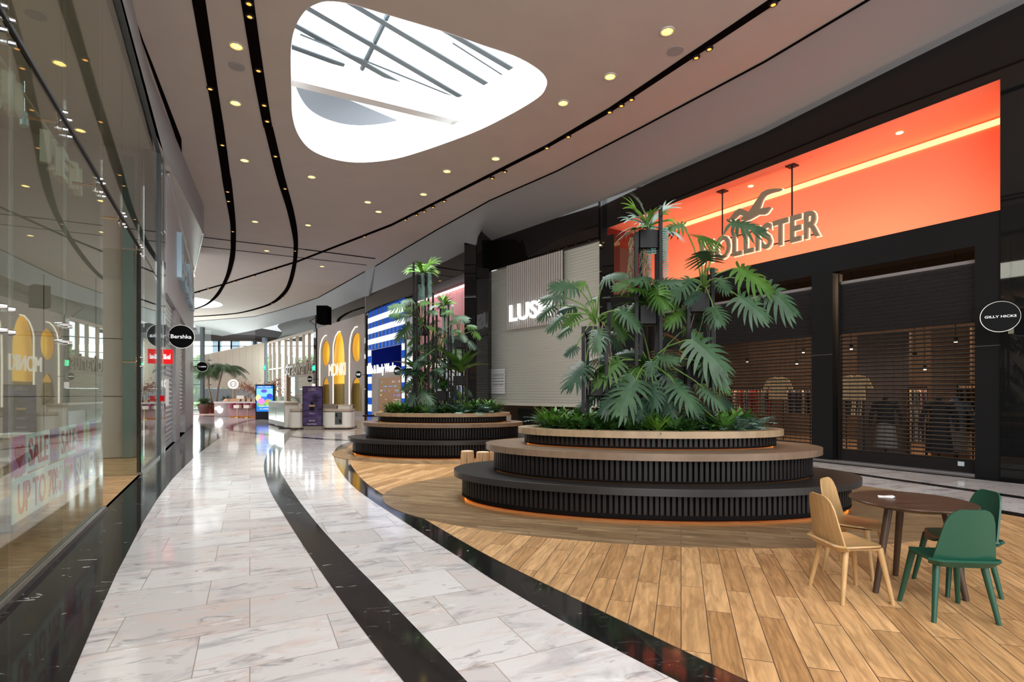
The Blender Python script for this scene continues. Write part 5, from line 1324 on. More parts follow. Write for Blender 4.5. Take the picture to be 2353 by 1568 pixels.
# curved lower counters
def curved(name, px0, px1, ytop, parent=r, d=24.3):
    a = at(px0, 985, d); b = at(px1, 985, d); cx_ = (a.x + b.x) / 2; w_ = (b.x - a.x) / 2; zt = EYE - (ytop - HOR) * d / F
    rr = .28; n_ = 8; base = []
    for cx2, cy2, t0 in ((b.x - rr, d + rr, -math.pi / 2), (b.x - rr, d + .7 - .02, 0), (a.x + rr, d + .7 - .02, math.pi / 2), (a.x + rr, d + rr, math.pi)):
        for i in range(n_): 
            if cy2 > d + .5: base.append((b.x if t0 == 0 else a.x, d + .7)); break
            t_ = t0 + math.pi / 2 * i / (n_ - 1); base.append((cx2 + rr * math.cos(t_), cy2 + rr * math.sin(t_)))
    sc2 = lambda k: [((x - cx_) * k + cx_, (y - d - .35) * k + d + .35) for x, y in base]
    mb = MB(); mb.prism(base, .10, zt - .14); o = mb.build(name, ivory, parent)
    mb = MB(); mb.prism(sc2(1.02), .05, .10); mb.build('foot_line', ivt, o)
    mb = MB(); mb.prism(sc2(.97), zt - .14, zt - .1); mb.build('shadow_line', taupe, o)
    mb = MB(); mb.prism(sc2(1.03), zt - .1, zt); mb.build('counter_top', ivt, o)
    mb = MB(); mb.prism(sc2(.94), .005, .06); mb.build('plinth', M['blackmetal'], o)
    return o
curved('curved_counter', 661, 697, 940.5)
o = curved('curved_counter', 737, 804.5, 940.5)
mb = MB(); pbox(mb, 769.5, 786, 948, 976, 24.28, 24.32); mb.build('niche_recess', gl_, o)
mb = MB(); pbox(mb, 770, 785.5, 961.5, 962.5, 24.26, 24.3); mb.build('niche_shelf', M['chrome'], o)
pk('taupe_back_panel', 739, 776, 929.5, 940.5, 24.9, 25.1, taupe); pk('white_upstand', 774, 803, 932, 940.5, 24.9, 25.4, ivory); pk('upstand_top', 773, 804, 930.5, 932.5, 24.85, 25.45, ivt)
pk('plinth', 640, 800, 984, 987.5, 24.6, 26, M['blackmetal'])
pp_ = at(684, 940, 24.7)
v_ = empty('flower_vase', (pp_.x, 24.7, pp_.z), 'white vase with thin dry flowering twigs on the kiosk counter', 'vase')
mb = MB(); mb.lathe((pp_.x + .1, 24.7, pp_.z - .0), [(.05, 0), (.09, .12), (.05, .25), (.06, .28)], 14); mb.build('vase', M['white'], v_, smooth=True)
random.seed(8); mb = MB(); mf = MB()
for i in range(12):
    t0 = Vector((pp_.x + .1, 24.7, pp_.z + .25)); e_ = t0 + Vector((random.uniform(-.42, .12), random.uniform(-.1, .1), random.uniform(.25, .5))); mb.tube([t0, (t0 + e_) / 2 + Vector((0, 0, .05)), e_], .004, 4); mf.ball(e_, .03, 5)
mb.build('twigs', br_m, v_); mf.build('blossom', mat('pale_blossom', (.65, .50, .45), .7), v_)
for i, px in enumerate((787, 776)):
    a = at(773 + i * 8, 958 + i * 14, 24.25); mb = MB(); mb.lathe((a.x, 24.27, a.z), [(.035, 0), (.035, .12), (.015, .13), (.015, .17)], 10)
    tag(mb.build('perfume_bottle', M['glossblack']), 'dark perfume bottle in the counter niche, %s one' % ('upper' if i == 0 else 'lower'), 'bottle')
# the LORIS poster stand
r = empty('poster_stand', at(717, 983, 23.9), 'tall dark violet LORIS perfume poster stand leaning on the white kiosk', 'poster stand')
D2 = 23.9
a = at(695, 980, D2); b = at(741, 888, D2); mb = MB(); mb.box(a.x, b.x, D2, D2 + .07, a.z, b.z); mb.build('frame', M['blackmetal'], r)
mb = MB(); mb.box(a.x + .05, b.x - .05, D2 - .01, D2 + .4, .006, a.z); mb.build('foot', taupe, r)
pm = mat('violet_cloud_print', (.075, .05, .14), .35, noise=.9, nscale=2.5, stretch=(.8, 1, 2.2))
mb = MB(); mb.box(a.x + .03, b.x - .02, D2 - .012, D2, a.z + .03, b.z - .03); mb.build('print', pm, r)
def ptext(t_, px, y_, w_, h_, m_, nm='lettering'):
    c = at(px - w_ / 2, y_, D2); text_on(nm, t_, lambda a, b, cc: Vector((c.x + a, D2 - .014 - cc, c.z + b)), w_ * D2 / F, h_ * D2 / F, m_, r, .004)
lg = mat('pale_gold_print', (.55, .48, .42), .4); wp = mat('white_print', (.8, .8, .8), .5)
ptext('LORIS', 717, 898.5, 17, 6, lg); ptext('NICHE', 717, 969, 14, 3.5, wp); ptext('Luxury Perfume', 717, 977, 20, 4, wp); ptext('PERFUME', 717, 951.5, 12, 1.8, wp)
c = at(717, 943, D2); mb = MB(); mb.box(c.x - .11, c.x + .11, D2 - .02, D2 - .012, c.z - .03, c.z + .18); mb.build('printed_bottle', M['glossblack'], r)
mb = MB(); mb.box(c.x - .13, c.x + .13, D2 - .022, D2 - .012, c.z + .16, c.z + .23); mb.build('printed_gold_band', mat('gold_print', (.62, .42, .16), .4), r)
mb = MB(); mb.box(c.x - .05, c.x + .05, D2 - .022, D2 - .012, c.z + .24, c.z + .38); mb.build('printed_cap', M['glossblack'], r)
# dark bench behind the far planter
a = at(846, 953, 29); r = empty('low_bench', (a.x, 29, 0), 'low dark bench between the far planter and the striped shop front', 'bench')
mb = MB(); mb.box(a.x - .3, a.x + 1.2, 29, 29.4, .36, .44); mb.build('seat', M['blackmetal'], r)
for dx in (-.2, 1.1):
    mb = MB(); mb.box(a.x + dx - .03, a.x + dx + .03, 29.1, 29.3, .004, .36); mb.build('leg', M['blackmetal'], r)

# ================================================================== PLANTER BENCHES
oakb = mat('oak_board', (.34, .235, .14), .38, noise=.18, nscale=3, stretch=(.6, 7, 1)); oakt = mat('taupe_oak_board', (.19, .125, .08), .35, noise=.16, nscale=3, stretch=(.6, 7, 1))
darkb = mat('dark_board', (.020, .017, .016), .36, noise=.1, nscale=3); slatb = mat('dark_slat', (.014, .0115, .011), .45, spec=.3); drum = mat('dark_drum', (.004, .003, .003), .7, spec=.1)
amber = emis('amber_led', (1, .27, .02), 7.0)
def planter(label, c, ang, tiers, zs, th=.095):
    r = empty('planter_bench', (c[0], c[1], 0), label, 'planter')
    prevz = .0085
    for k, ((a, b), z) in enumerate(zip(tiers, zs)):
        bm_ = (darkb, oakt, oakb)[k]; nm = ('lower_seat', 'middle_seat', 'upper_rim')[k]
        inset = .13 if k < 2 else .10
        e1 = ell(c[0], c[1], a, b, ang, 120)
        mb = MB(); mb.prism(e1, z - th, z) if k < 2 else mb.plate(e1, [ell(c[0], c[1], a - .32, b - .26, ang, 96)], lambda x, y, d: Vector((x, y, z - th + d)), th)
        mb.build(nm, bm_, r, bevel=.012)
        zb = prevz + (.085 if k == 0 else .035)
        A, B = a - inset, b - inset
        # slats around the drum
        per = math.pi * (3 * (A + B) - math.sqrt((3 * A + B) * (A + 3 * B))); n_ = int(per / .072); mb = MB()
        fine = ell(c[0], c[1], A, B, ang, 2000); cum = [0]
        for i in range(2000): cum.append(cum[-1] + (Vector(fine[(i + 1) % 2000]) - Vector(fine[i])).length)
        j = 0
        for i in range(n_):
            t_ = cum[-1] * i / n_
            while cum[j + 1] < t_: j += 1
            p = Vector(fine[j]); d = (Vector(fine[(j + 1) % 2000]) - p).normalized(); nn = Vector((d.y, -d.x)); e = d * .021; f = nn * .035
            P4 = [p - e, p + e, p + e - f, p - e - f]
            mb.hexa([(v.x, v.y, zb) for v in P4], [(v.x, v.y, z - th - .002) for v in P4])
        mb.build('slatted_skirt', slatb, r)
        mb = MB(); mb.plate(ell(c[0], c[1], A - .07, B - .07, ang, 96), [ell(c[0], c[1], A - .12, B - .12, ang, 96)], lambda x, y, d: Vector((x, y, prevz + .0005 + d)), z - th - prevz - .002)
        mb.build('inner_drum', drum, r)
        g_ = .035 if k == 0 else .015; top_ = .085 if k == 0 else .035
        mb = MB(); mb.plate(ell(c[0], c[1], A, B, ang, 96), [ell(c[0], c[1], A - .03, B - .03, ang, 96)], lambda x, y, d: Vector((x, y, prevz + g_ + d)), top_ - g_); mb.build('plinth_band', drum, r)
        le = ell(c[0], c[1], A - .05, B - .05, ang, 96)
        mb = MB(); mb.tube([(x, y, prevz + g_ + .008) for x, y in le + [le[0]]], .006 if k else .009, 5, caps=False); mb.build('led_strip', amber if k != 1 else bpy.data.materials['amber_led_faint'], r)
        prevz = z
    mb = MB(); mb.prism(ell(c[0], c[1], tiers[2][0] - .33, tiers[2][1] - .27, ang, 64), zs[2] - .14, zs[2] - .06); mb.build('soil', soilm, r)
    return r
emis('amber_led_soft', (1, .40, .07), 5.0); emis('amber_led_faint', (1, .40, .07), .8)
planter('large three-tier oval planter bench with dark slatted sides, nearest on the right', PL1['c'], PL1['ang'], ((3.02, 1.66), (2.51, 1.41), (1.995, .963)), (.45, .86, 1.115))
planter('farther three-tier oval planter bench in the middle of the mall', PL2['c'], PL2['ang'], ((2.6, 1.65), (2.23, 1.42), (1.88, 1.05)), (.45, .86, 1.115))
# log stools between the planters
logm = mat('pale_log_wood', (.55, .36, .20), .6, noise=.22, nscale=4, stretch=(3, 3, .5)); logt = mat('log_top', (.66, .47, .30), .6, noise=.2, nscale=9)
for i, (px, w_) in enumerate(((1074, 30), (1109.5, 30), (1140, 24))):
    a = at(px, 1038.5, 11.1); x_ = a.x
    r = empty('log_stool', (x_, 11.1 + .05 * i, .008), 'pale cracked log stool between the two planters, %s of three' % ('leftmost', 'middle', 'rightmost')[i], 'stool', 'log stools between the planters')
    zt = .44 - .02 * (i == 1)
    mb = MB(); mb.lathe((x_, 11.1, .008), [(.158, 0), (.150, .1), (.142, .3), (.134, zt - .02), (.128, zt)], 20); mb.build('log', logm, r, bevel=.004)
    mb = MB(); mb.lathe((x_, 11.1, .008 + zt), [(.127, 0), (.126, .002)], 20); mb.build('cut_top', logt, r)
    mb = MB(); mb.tube([(x_ + .01, 11.1 - .155, .02), (x_, 11.1 - .142, .28), (x_ + .01, 11.1 - .129, zt)], [.004, .006, .003], 4); mb.build('crack', soilm, r)

# ================================================================== PLANTS
def leafmat(name, c1, c2, rough=.42):
    m = mat(name, c1, rough, noise=0, spec=.28); nt = m.node_tree; b = nt.nodes['Principled BSDF']
    tc = nt.nodes.new('ShaderNodeTexCoord'); no = nt.nodes.new('ShaderNodeTexNoise'); no.inputs['Scale'].default_value = 3.5; no.inputs['Detail'].default_value = 3
    rr = nt.nodes.new('ShaderNodeValToRGB'); rr.color_ramp.elements[0].position = .35; rr.color_ramp.elements[1].position = .65
    rr.color_ramp.elements[0].color = (*c1, 1); rr.color_ramp.elements[1].color = (*c2, 1)
    nt.links.new(tc.outputs['Object'], no.inputs[0]); nt.links.new(no.outputs['Fac'], rr.inputs[0]); nt.links.new(rr.outputs[0], b.inputs['Base Color'])
    return m
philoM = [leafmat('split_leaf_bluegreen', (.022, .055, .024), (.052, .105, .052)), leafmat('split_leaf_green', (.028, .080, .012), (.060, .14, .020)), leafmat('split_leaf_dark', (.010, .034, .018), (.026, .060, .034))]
stemM = leafmat('leaf_stalks', (.09, .18, .04), (.16, .26, .06)); rootM = mat('aerial_roots', (.20, .14, .09), .8)
broadM = leafmat('broad_leaf', (.03, .085, .016), (.07, .15, .03)); coverM = [leafmat('cover_dark', (.022, .070, .016), (.050, .125, .026), .35), leafmat('cover_mid', (.040, .115, .020), (.090, .20, .034), .38), leafmat('cover_silver', (.09, .18, .15), (.20, .32, .26), .5), leafmat('cover_lime', (.060, .16, .016), (.14, .27, .034), .4)]
whiteleaf = leafmat('silver_white_fronds', (.25, .36, .31), (.50, .58, .54)); mossM = mat('grey_moss', (.20, .19, .12), .9)
def split_leaf(mb, base, d, n, L_, rnd, nl=8, droop=.45):
    d = d.normalized(); x = d.cross(n).normalized(); n = x.cross(d).normalized()
    def pos(u, v):      # u sideways, v along; curved surface
        r2 = (u * u * .9 + max(0, v) ** 2 * .5) / L_
        return base + x * u + d * v - n * 0 + Vector((0, 0, -droop * r2)) + n * (-.16 * abs(u))
    vs = []; fs = []
    def lobe(t0, ang, ll, w, bend):
        k0 = len(vs); v0 = t0 * L_ * .88; px_, py_ = 0.0, v0; a = ang
        W_ = (.8, 1, 1.05, .95, .62, .06)
        for k in range(6):
            sx, sy = math.sin(a), math.cos(a); wx, wy = sy, -sx; w2 = w * W_[k] * .5
            vs.append(pos(px_ - wx * w2, py_ - wy * w2)); vs.append(pos(px_ + wx * w2, py_ + wy * w2))
            px_ += sx * ll / 5; py_ += sy * ll / 5; a += bend / 5
        for k in range(5): fs.append((k0 + 2 * k, k0 + 2 * k + 1, k0 + 2 * k + 3, k0 + 2 * k + 2))
    for i in range(nl):
        q_ = i / (nl - 1)
        for sg in (-1, 1):
            ang = math.radians(128 - 100 * q_ + rnd.uniform(-5, 5)) * sg
            ll = L_ * (.40 + .20 * math.sin(math.pi * (q_ * .8 + .1))) * rnd.uniform(.85, 1.1)
            lobe(.03 + .80 * q_, ang, ll, L_ * .105, -.6 * sg)
    lobe(.80, 0, L_ * .36, L_ * .15, rnd.uniform(-.3, .3))
    # blade along the midrib
    k0 = len(vs)
    for k in range(7):
        t_ = k / 6; w2 = L_ * (.10 + .06 * math.sin(math.pi * t_)) * (1 if k < 6 else .35)
        vs += [pos(-w2, t_ * L_ * .9), pos(0, t_ * L_ * .9) , pos(w2, t_ * L_ * .9)]
    for k in range(6):
        a = k0 + 3 * k; fs += [(a, a + 1, a + 4, a + 3), (a + 1, a + 2, a + 5, a + 4)]
    mb.add(vs, fs)
def philo(label, crown, D, leaves, seed, mi=0, roots=4, rootlen=.9, extra_up=0):
    """crown (px,py) at distance D; leaves (px, py, size px, depth offset, material)"""
    rnd = random.Random(seed); c = at(crown[0], crown[1], D)
    r = empty('split_leaf_philodendron', c, label, 'plant')
    mbs = {}; st = MB()
    for lf in leaves:
        x_, y_, sz = lf[:3]; dz = lf[3] if len(lf) > 3 and lf[3] is not None else rnd.uniform(-.45, .25); m_ = lf[4] if len(lf) > 4 else mi
        t_ = at(x_, y_, D + dz); L_ = sz * D / F * .76
        out = t_ - c; h_ = Vector((out.x, out.y, 0)); hl = max(.05, h_.length)
        d = Vector((out.x / hl * .9, out.y / hl * .5, -.45 + .25 * rnd.random() + (0.35 if out.z > .4 * hl else -.25))).normalized()
        n = (Vector((0, 0, .75)) + (cam.location - t_).normalized() * (.75 + .3 * rnd.random()) + Vector((rnd.uniform(-.3, .3), 0, 0))).normalized()
        n = (n - d * n.dot(d)).normalized()
        base = t_ - d * L_ * .42
        mbs.setdefault(m_, MB()); split_leaf(mbs[m_], base, d, n, L_, rnd)
        m1 = c + (base - c) * .45 + Vector((0, 0, .18 * (base - c).length)); st.tube([c, c + (m1 - c) * .55 + Vector((0, 0, .05)), m1, base + (m1 - base) * .3 + Vector((0, 0, .02)), base], [.016, .013, .011, .010, .008], 6)
    for m_, mb in mbs.items(): mb.build('foliage', philoM[m_] if m_ < 3 else broadM, r, fix=False)
    mb_ = st.build('leaf_stalks', stemM, r, smooth='all')
    if roots:
        ro = MB()
        for i in range(roots):
            p = c + Vector((rnd.uniform(-.12, .12), rnd.uniform(-.15, .05), 0)); pts = [p]
            for k in range(5): p = p + Vector((rnd.uniform(-.06, .06), rnd.uniform(-.03, .03), -rootlen / 5 * rnd.uniform(.6, 1.1))); pts.append(p)
            ro.tube(pts, [.008, .007, .006, .005, .004, .003], 5)
        ro.build('aerial_roots', rootM, r, smooth='all')
    return r
def frame_posts(label, posts, D, ybot_z, boxes, thick=.05):
    """posts: (px, top py, depth offset); boxes: (px0,px1,py0,py1,depth offset, how)"""
    a = at(posts[0][0], 900, D); r = empty('plant_rack', (a.x, D, ybot_z), label, 'plant rack')
    for px, py, dz in posts:
        t_ = at(px, py, D + dz); mb = MB(); mb.box(t_.x - thick / 2, t_.x + thick / 2, D + dz - thick / 2, D + dz + thick / 2, ybot_z, t_.z); mb.build('post', M['blackmetal'], r)
    for px0, px1, py0, py1, dz in boxes:
        a = at(px0, py1, D + dz); b = at(px1, py0, D + dz); d_ = b.x - a.x; w_ = .012
        mb = MB(); y0 = D + dz; y1 = y0 + max(.22, d_)
        mb.box(a.x, b.x, y0, y0 + w_, a.z, b.z); mb.box(a.x, b.x, y1 - w_, y1, a.z, b.z); mb.box(a.x, a.x + w_, y0, y1, a.z, b.z); mb.box(b.x - w_, b.x, y0, y1, a.z, b.z); mb.box(a.x, b.x, y0, y1, a.z, a.z + w_)
        bx = mb.build('trough', M['blackmetal'], r)
        mb = MB(); mb.box(a.x + w_, b.x - w_, y0 + w_, y1 - w_, b.z - .06, b.z - .03); mb.build('soil', soilm, bx)
    return r
s6 = lambda x, y: (1230 + x * .3571, 460 + y * .3571)
DP = 8.35
px_ = lambda x: 1230 + x * .3571
py_ = lambda y: 460 + y * .3571
frame_posts('middle plant rack of the near planter, tallest, with a top trough of silver fronds', [(px_(650), py_(205), -.1), (px_(806), py_(35), -.1), (px_(680), py_(205), .28), (px_(780), py_(200), .28)], DP, 1.03, [(px_(670), px_(795), py_(190), py_(310), -.06), (px_(672), px_(782), py_(680), py_(800), -.12), (px_(672), px_(790), py_(1120), py_(1230), -.06)])
frame_posts('right plant rack of the near planter with two black troughs', [(px_(985), py_(610), -.15), (px_(1140), py_(440), -.15), (px_(1000), py_(640), .3), (px_(1120), py_(600), .3)], DP, 1.03, [(px_(998), px_(1128), py_(600), py_(722), -.15), (px_(960), px_(1105), py_(1070), py_(1180), -.12)])
frame_posts('left plant rack of the near planter', [(px_(309), py_(815), -.1), (px_(456), py_(815), -.1), (px_(475), py_(660), .25), (px_(335), py_(815), .25)], DP, 1.03, [(px_(320), px_(445), py_(812), py_(870), -.08), (px_(350), px_(440), py_(1160), py_(1265), -.08)])
P_ = lambda l: [(px_(a[0]), py_(a[1]), a[2] * .3571) + tuple(a[3:]) for a in l]
philo('large split-leaf philodendron on the left rack of the near planter', (px_(392), py_(790)), DP, P_([(190, 540, 230), (110, 620, 170), (70, 710, 150), (130, 780, 150), (185, 840, 110), (290, 535, 110, -.2, 1), (490, 480, 190), (400, 880, 190, -.5, 0), (235, 960, 110, -.2, 2), (270, 1110, 230, -.3, 2), (600, 745, 190, -.3, 0), (520, 790, 230, .3, 1), (230, 760, 150, .2, 1), (360, 640, 90, .1, 1), (210, 690, 150, .3, 2), (520, 900, 150, .3, 2)]), 1, 0, 7, 1.2)
philo('largest split-leaf philodendron, on top of the right rack of the near planter', (px_(1080), py_(575)), DP, P_([(1085, 340, 300, -.5, 0), (1110, 240, 250, .1, 1), (890, 165, 190, .2, 1), (1350, 150, 260, -.3, 0), (1400, 480, 300, -.2, 1), (1390, 670, 260, -.3, 0), (1560, 610, 300, -.2, 0), (1210, 535, 130, -.4, 0), (1165, 725, 190, -.5, 0), (905, 740, 190, -.1, 1), (940, 545, 230, -.3, 0), (1010, 610, 150, -.4, 2), (1130, 440, 90, -.1, 1), (1060, 760, 150, .2, 2)]), 2, 0, 6, 1.1)
philo('split-leaf philodendron low on the middle rack of the near planter', (px_(725), py_(1085)), DP, P_([(1105, 965, 330, -.5, 0), (1150, 1090, 230, -.4, 0), (600, 1230, 300, -.6, 0), (960, 1240, 260, -.5, 0), (1140, 1250, 190, -.4, 0), (480, 1290, 190, -.5, 2), (470, 1085, 250, -.1, 1), (845, 1010, 170, -.3, 0), (745, 1070, 130, -.6, 0), (620, 1110, 170, -.2, 1), (760, 1230, 200, -.5, 2), (880, 1150, 200, -.2, 2), (840, 1290, 190, -.4, 2), (1060, 1330, 180, -.4, 2), (680, 1330, 180, -.5, 2), (560, 1330, 170, -.2, 2), (1200, 1180, 150, .1, 1)]), 3, 0, 3, .7)
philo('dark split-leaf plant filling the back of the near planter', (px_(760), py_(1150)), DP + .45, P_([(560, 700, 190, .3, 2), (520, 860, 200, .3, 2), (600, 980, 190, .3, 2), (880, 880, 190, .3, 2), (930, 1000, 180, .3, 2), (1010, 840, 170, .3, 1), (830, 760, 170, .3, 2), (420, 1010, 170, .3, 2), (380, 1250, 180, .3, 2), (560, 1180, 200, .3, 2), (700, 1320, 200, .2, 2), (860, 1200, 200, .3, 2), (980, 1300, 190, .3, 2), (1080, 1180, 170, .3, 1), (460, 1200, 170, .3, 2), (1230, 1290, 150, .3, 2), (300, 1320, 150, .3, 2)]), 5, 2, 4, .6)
# broad-leaved plants in the troughs
def broad(label, px, py, D_, n_, L_, W_, seed, m_=broadM, up=(.1, 1.4), droop=.9, pale=False):
    c = at(px, py, D_); r = empty('broad_leaved_plant', c, label, 'plant'); mb = MB(); bush(mb, c, n_, L_, W_, seed, up, droop); mb.build('foliage', m_, r, fix=False); return r
philo('split-leaf plant with pale leaves above the middle trough of the near planter', (px_(730), py_(690)), DP, P_([(700, 490, 280, -.3, 0), (850, 520, 200, -.2, 0), (590, 530, 200, 0, 1), (660, 560, 190, -.4, 1), (800, 610, 200, -.4, 1), (560, 480, 150, .2, 0), (860, 640, 150, 0, 1), (630, 690, 130, .1, 1)]), 4, 0, 0)
broad('broad pale green plant in the middle trough of the near planter', px_(730), py_(680), DP + .05, 22, .62, .17, 21)
broad('broad-leaved plant in the lower trough of the right rack', px_(1030), py_(1068), DP + .05, 18, .5, .15, 22)
broad('dark broad-leaved plant in the lower trough of the left rack', px_(395), py_(1160), DP + .05, 20, .42, .14, 23, coverM[0])
broad('broad-leaved plant in the low trough of the middle rack', px_(730), py_(1120), DP + .05, 20, .5, .13, 24, coverM[0])
def staghorn(label, px, py, D_, seed, n_=16, L_=.55, strands=5, sl=.9, mw=whiteleaf):
    rnd = random.Random(seed); c = at(px, py, D_); r = empty('staghorn_fern', c, label, 'plant'); mb = MB(); mg = MB()
    for i in range(n_):
        th = rnd.uniform(0, 6.28); u = rnd.uniform(-.2, 1.3); d = Vector((math.cos(th), math.sin(th), u)).normalized(); L2 = L_ * rnd.uniform(.7, 1.15); tgt = mb if i % 3 else mg
        n = (Vector((0, 0, 1)) + (cam.location - c).normalized() * .6).normalized(); n = (n - d * n.dot(d)).normalized(); x = d.cross(n).normalized()
        blade_leaf(tgt, c, d, n, L2 * .6, .11, .5, 3, (.5, .9, 1.0, .9))
        e_ = c + d * L2 * .55 + Vector((0, 0, -.03))
        for sg in (-1, -.35, .35, 1):
            dd = (d + x * sg * .75 + Vector((0, 0, -.25))).normalized(); blade_leaf(tgt, e_, dd, n, L2 * .45, .05, .7, 4, (1, .9, .7, .5, .1))
    mb.build('silver_fronds', mw, r, fix=False); mg.build('green_fronds', coverM[3], r, fix=False)
    if strands:
        ms = MB()
        for i in range(strands):
            p = c + Vector((rnd.uniform(-.05, .28), -.12 + rnd.uniform(-.05, .1), -.02)); pts = [p.copy()]; ll = sl * rnd.uniform(.5, 1.1); K_ = int(ll / .035)
            for k in range(K_):
                q_ = p + Vector((rnd.uniform(-.008, .008), 0, -.035))
                for sg in (-1, 1):
                    w = Vector((sg * .045, -.01, .012)); ms.add([q_ + Vector((0, 0, .012)), q_ + w * .6 + Vector((0, 0, .016)), q_ + w, q_ + w * .6 - Vector((0, 0, .01)), q_ - Vector((0, 0, .004))], [(0, 1, 2, 3, 4)])
                p = q_; pts.append(p.copy())
            ms.tube(pts, .004, 4)
        ms.build('trailing_strands', coverM[2], r, fix=False)
    return r
staghorn('silver white staghorn fern with trailing strands on the highest trough of the near planter', px_(730), py_(175), DP + .05, 31, 22, .62)
mm_ = MB(); rnd = random.Random(5)
for px, y0, y1 in ((628, 230, 480), (705, 310, 500)):
    for i in range(90):
        p = at(px_(px + rnd.uniform(-22, 22)), py_(rnd.uniform(y0, y1)), DP - .05 + rnd.uniform(-.05, .1)); e_ = p + Vector((rnd.uniform(-.05, .05), 0, -rnd.uniform(.08, .2))); mm_.tube([p, (p + e_) / 2 + Vector((rnd.uniform(-.03, .03), 0, 0)), e_], .004, 3)
tag(mm_.build('hanging_moss', mossM), 'grey-green hanging moss below the highest trough of the near planter', 'moss', kind='stuff')
# ground cover around the rims
def fern_proto(seed, m_, L_=.42, n_=9):
    rnd = random.Random(seed); mb = MB()
    for i in range(n_):
        th = 6.28 * i / n_ + rnd.uniform(-.2, .2); d = Vector((math.cos(th), math.sin(th), rnd.uniform(.6, 1.6))).normalized(); p = Vector((0, 0, 0)); v = d.copy(); side = Vector((-math.sin(th), math.cos(th), 0)); LL = L_ * rnd.uniform(.75, 1.15)
        for k in range(10):
            q_ = p + v * LL / 10
            ll = .085 * math.sin(math.pi * (k + 1) / 11) + .02
            for sg in (-1, 1):
                tip = p + side * sg * ll + v * ll * .6; mb.add([p - v * .012, p + side * sg * ll * .5 + v * .0, tip, p + v * .022 + side * sg * ll * .2], [(0, 1, 2, 3)])
            p = q_; v = (v + Vector((0, 0, -.13))).normalized()
    return mb
random.seed(77)
protos = []
def cover_proto(kind):
    r = empty(('glossy_rosette_plant', 'spathe_plant', 'silver_fern', 'lime_rosette_plant')[kind], (0, 0, 0), 'x', 'plant')
    if kind == 2:
        fern_proto(5, None).build('foliage', coverM[2], r, fix=False)
    else:
        mb = MB(); bush(mb, (0, 0, 0), (60, 34, 0, 40)[kind], (.30, .40, 0, .36)[kind], (.06, .10, 0, .045)[kind], 40 + kind, (.25, 1.9), (1.0, .8, 0, .7)[kind]); mb.build('foliage', coverM[kind], r, fix=False)
        mb = MB(); mb.tube([(0, 0, -.08), (0, 0, .06)], .02, 6); mb.build('stem', stemM, r)
    return r
CP = [cover_proto(k) for k in range(4)]; used = [False] * 4
def cover(kind, x, y, z, s_, rot, label, group):
    o = CP[kind] if not used[kind] else copy_tree(CP[kind]); used[kind] = True
    o.location = (x, y, z); o.rotation_euler.z = rot; o.scale = (s_, s_, s_); o['label'] = label; o['group'] = group
knm = ['glossy dark green rosette plant', 'broad mid green leafy plant', 'silver blue feathery fern', 'lime green strap-leaved plant']
def ringcover(PL, a, b, n_, near, kinds, z, s0):
    ca, sa = math.cos(PL['ang']), math.sin(PL['ang'])
    for rr, frac, cnt in ((1.0, 1, n_), (.62, .8, int(n_ * .6)), (.25, .6, int(n_ * .3))):
        for i in range(cnt):
            t_ = 2 * math.pi * (i + .5 * (rr < 1)) / cnt + random.uniform(-.08, .08)
            x = a * rr * math.cos(t_); y = b * rr * math.sin(t_); X = PL['c'][0] + x * ca - y * sa; Y = PL['c'][1] + x * sa + y * ca
            k = kinds(t_, rr); front = math.sin(t_) < -.25
            seg = 'front edge' if front else ('back edge' if math.sin(t_) > .25 else ('right end' if math.cos(t_) > 0 else 'left end'))
            if rr < .9: seg = 'inner bed'
            cover(k, X, Y, z, s0 * random.uniform(.8, 1.15), random.uniform(0, 6.28), '%s in the %s of the %s planter' % (knm[k], seg, near), '%s in the %s of the %s planter' % (knm[k] + 's', seg, near))
ringcover(PL1, 1.52, .60, 36, 'near', lambda t, rr: 2 if (math.cos(t) > .78 and random.random() < .85) else random.choice([0, 0, 1, 3, 2, 1, 3]), 1.06, 1.15)
ringcover(PL2, 1.40, .66, 34, 'far', lambda t, rr: 2 if random.random() < .15 else random.choice([0, 0, 1, 3, 2]), 1.06, 1.3)
# far planter racks and plants
DQ = 14.6
def qx(x): return 900 + x * .2296
def qy(y): return 600 + y * .2296
frame_posts('tall left plant rack of the far planter', [(qx(220), qy(15), -.1), (qx(250), qy(140), -.15), (qx(335), qy(190), .25), (qx(368), qy(165), -.1)], DQ, 1.03, [(qx(258), qx(345), qy(140), qy(225), -.1), (qx(265), qx(360), qy(650), qy(740), .1), (qx(250), qx(360), qy(1130), qy(1210), .1)])
frame_posts('middle plant rack of the far planter', [(qx(414), qy(320), .1), (qx(450), qy(540), -.1), (qx(530), qy(500), .2), (qx(568), qy(440), -.1)], DQ, 1.03, [(qx(480), qx(550), qy(470), qy(550), -.1), (qx(440), qx(520), qy(900), qy(970), 0), (qx(450), qx(550), qy(1300), qy(1400), -.1)])
frame_posts('right plant rack of the far planter', [(qx(595), qy(640), 0), (qx(640), qy(780), -.15), (qx(712), qy(800), .2), (qx(752), qy(780), -.15)], DQ, 1.03, [(qx(625), qx(735), qy(790), qy(870), -.15), (qx(615), qx(725), qy(1150), qy(1245), -.15)])
Q_ = lambda l: [(qx(a[0]), qy(a[1]), a[2] * .2296) + tuple(a[3:]) for a in l]
philo('split-leaf philodendron high on the left rack of the far planter', (qx(300), qy(640)), DQ, Q_([(60, 440, 190, None, 1), (110, 540, 190), (120, 690, 230), (300, 560, 220), (190, 460, 170, None, 1), (30, 530, 130, None, 1), (330, 400, 190, None, 1), (220, 780, 170, None, 1), (400, 500, 150), (160, 390, 140), (250, 700, 120, None, 2)]), 51, 0, 3, .8)
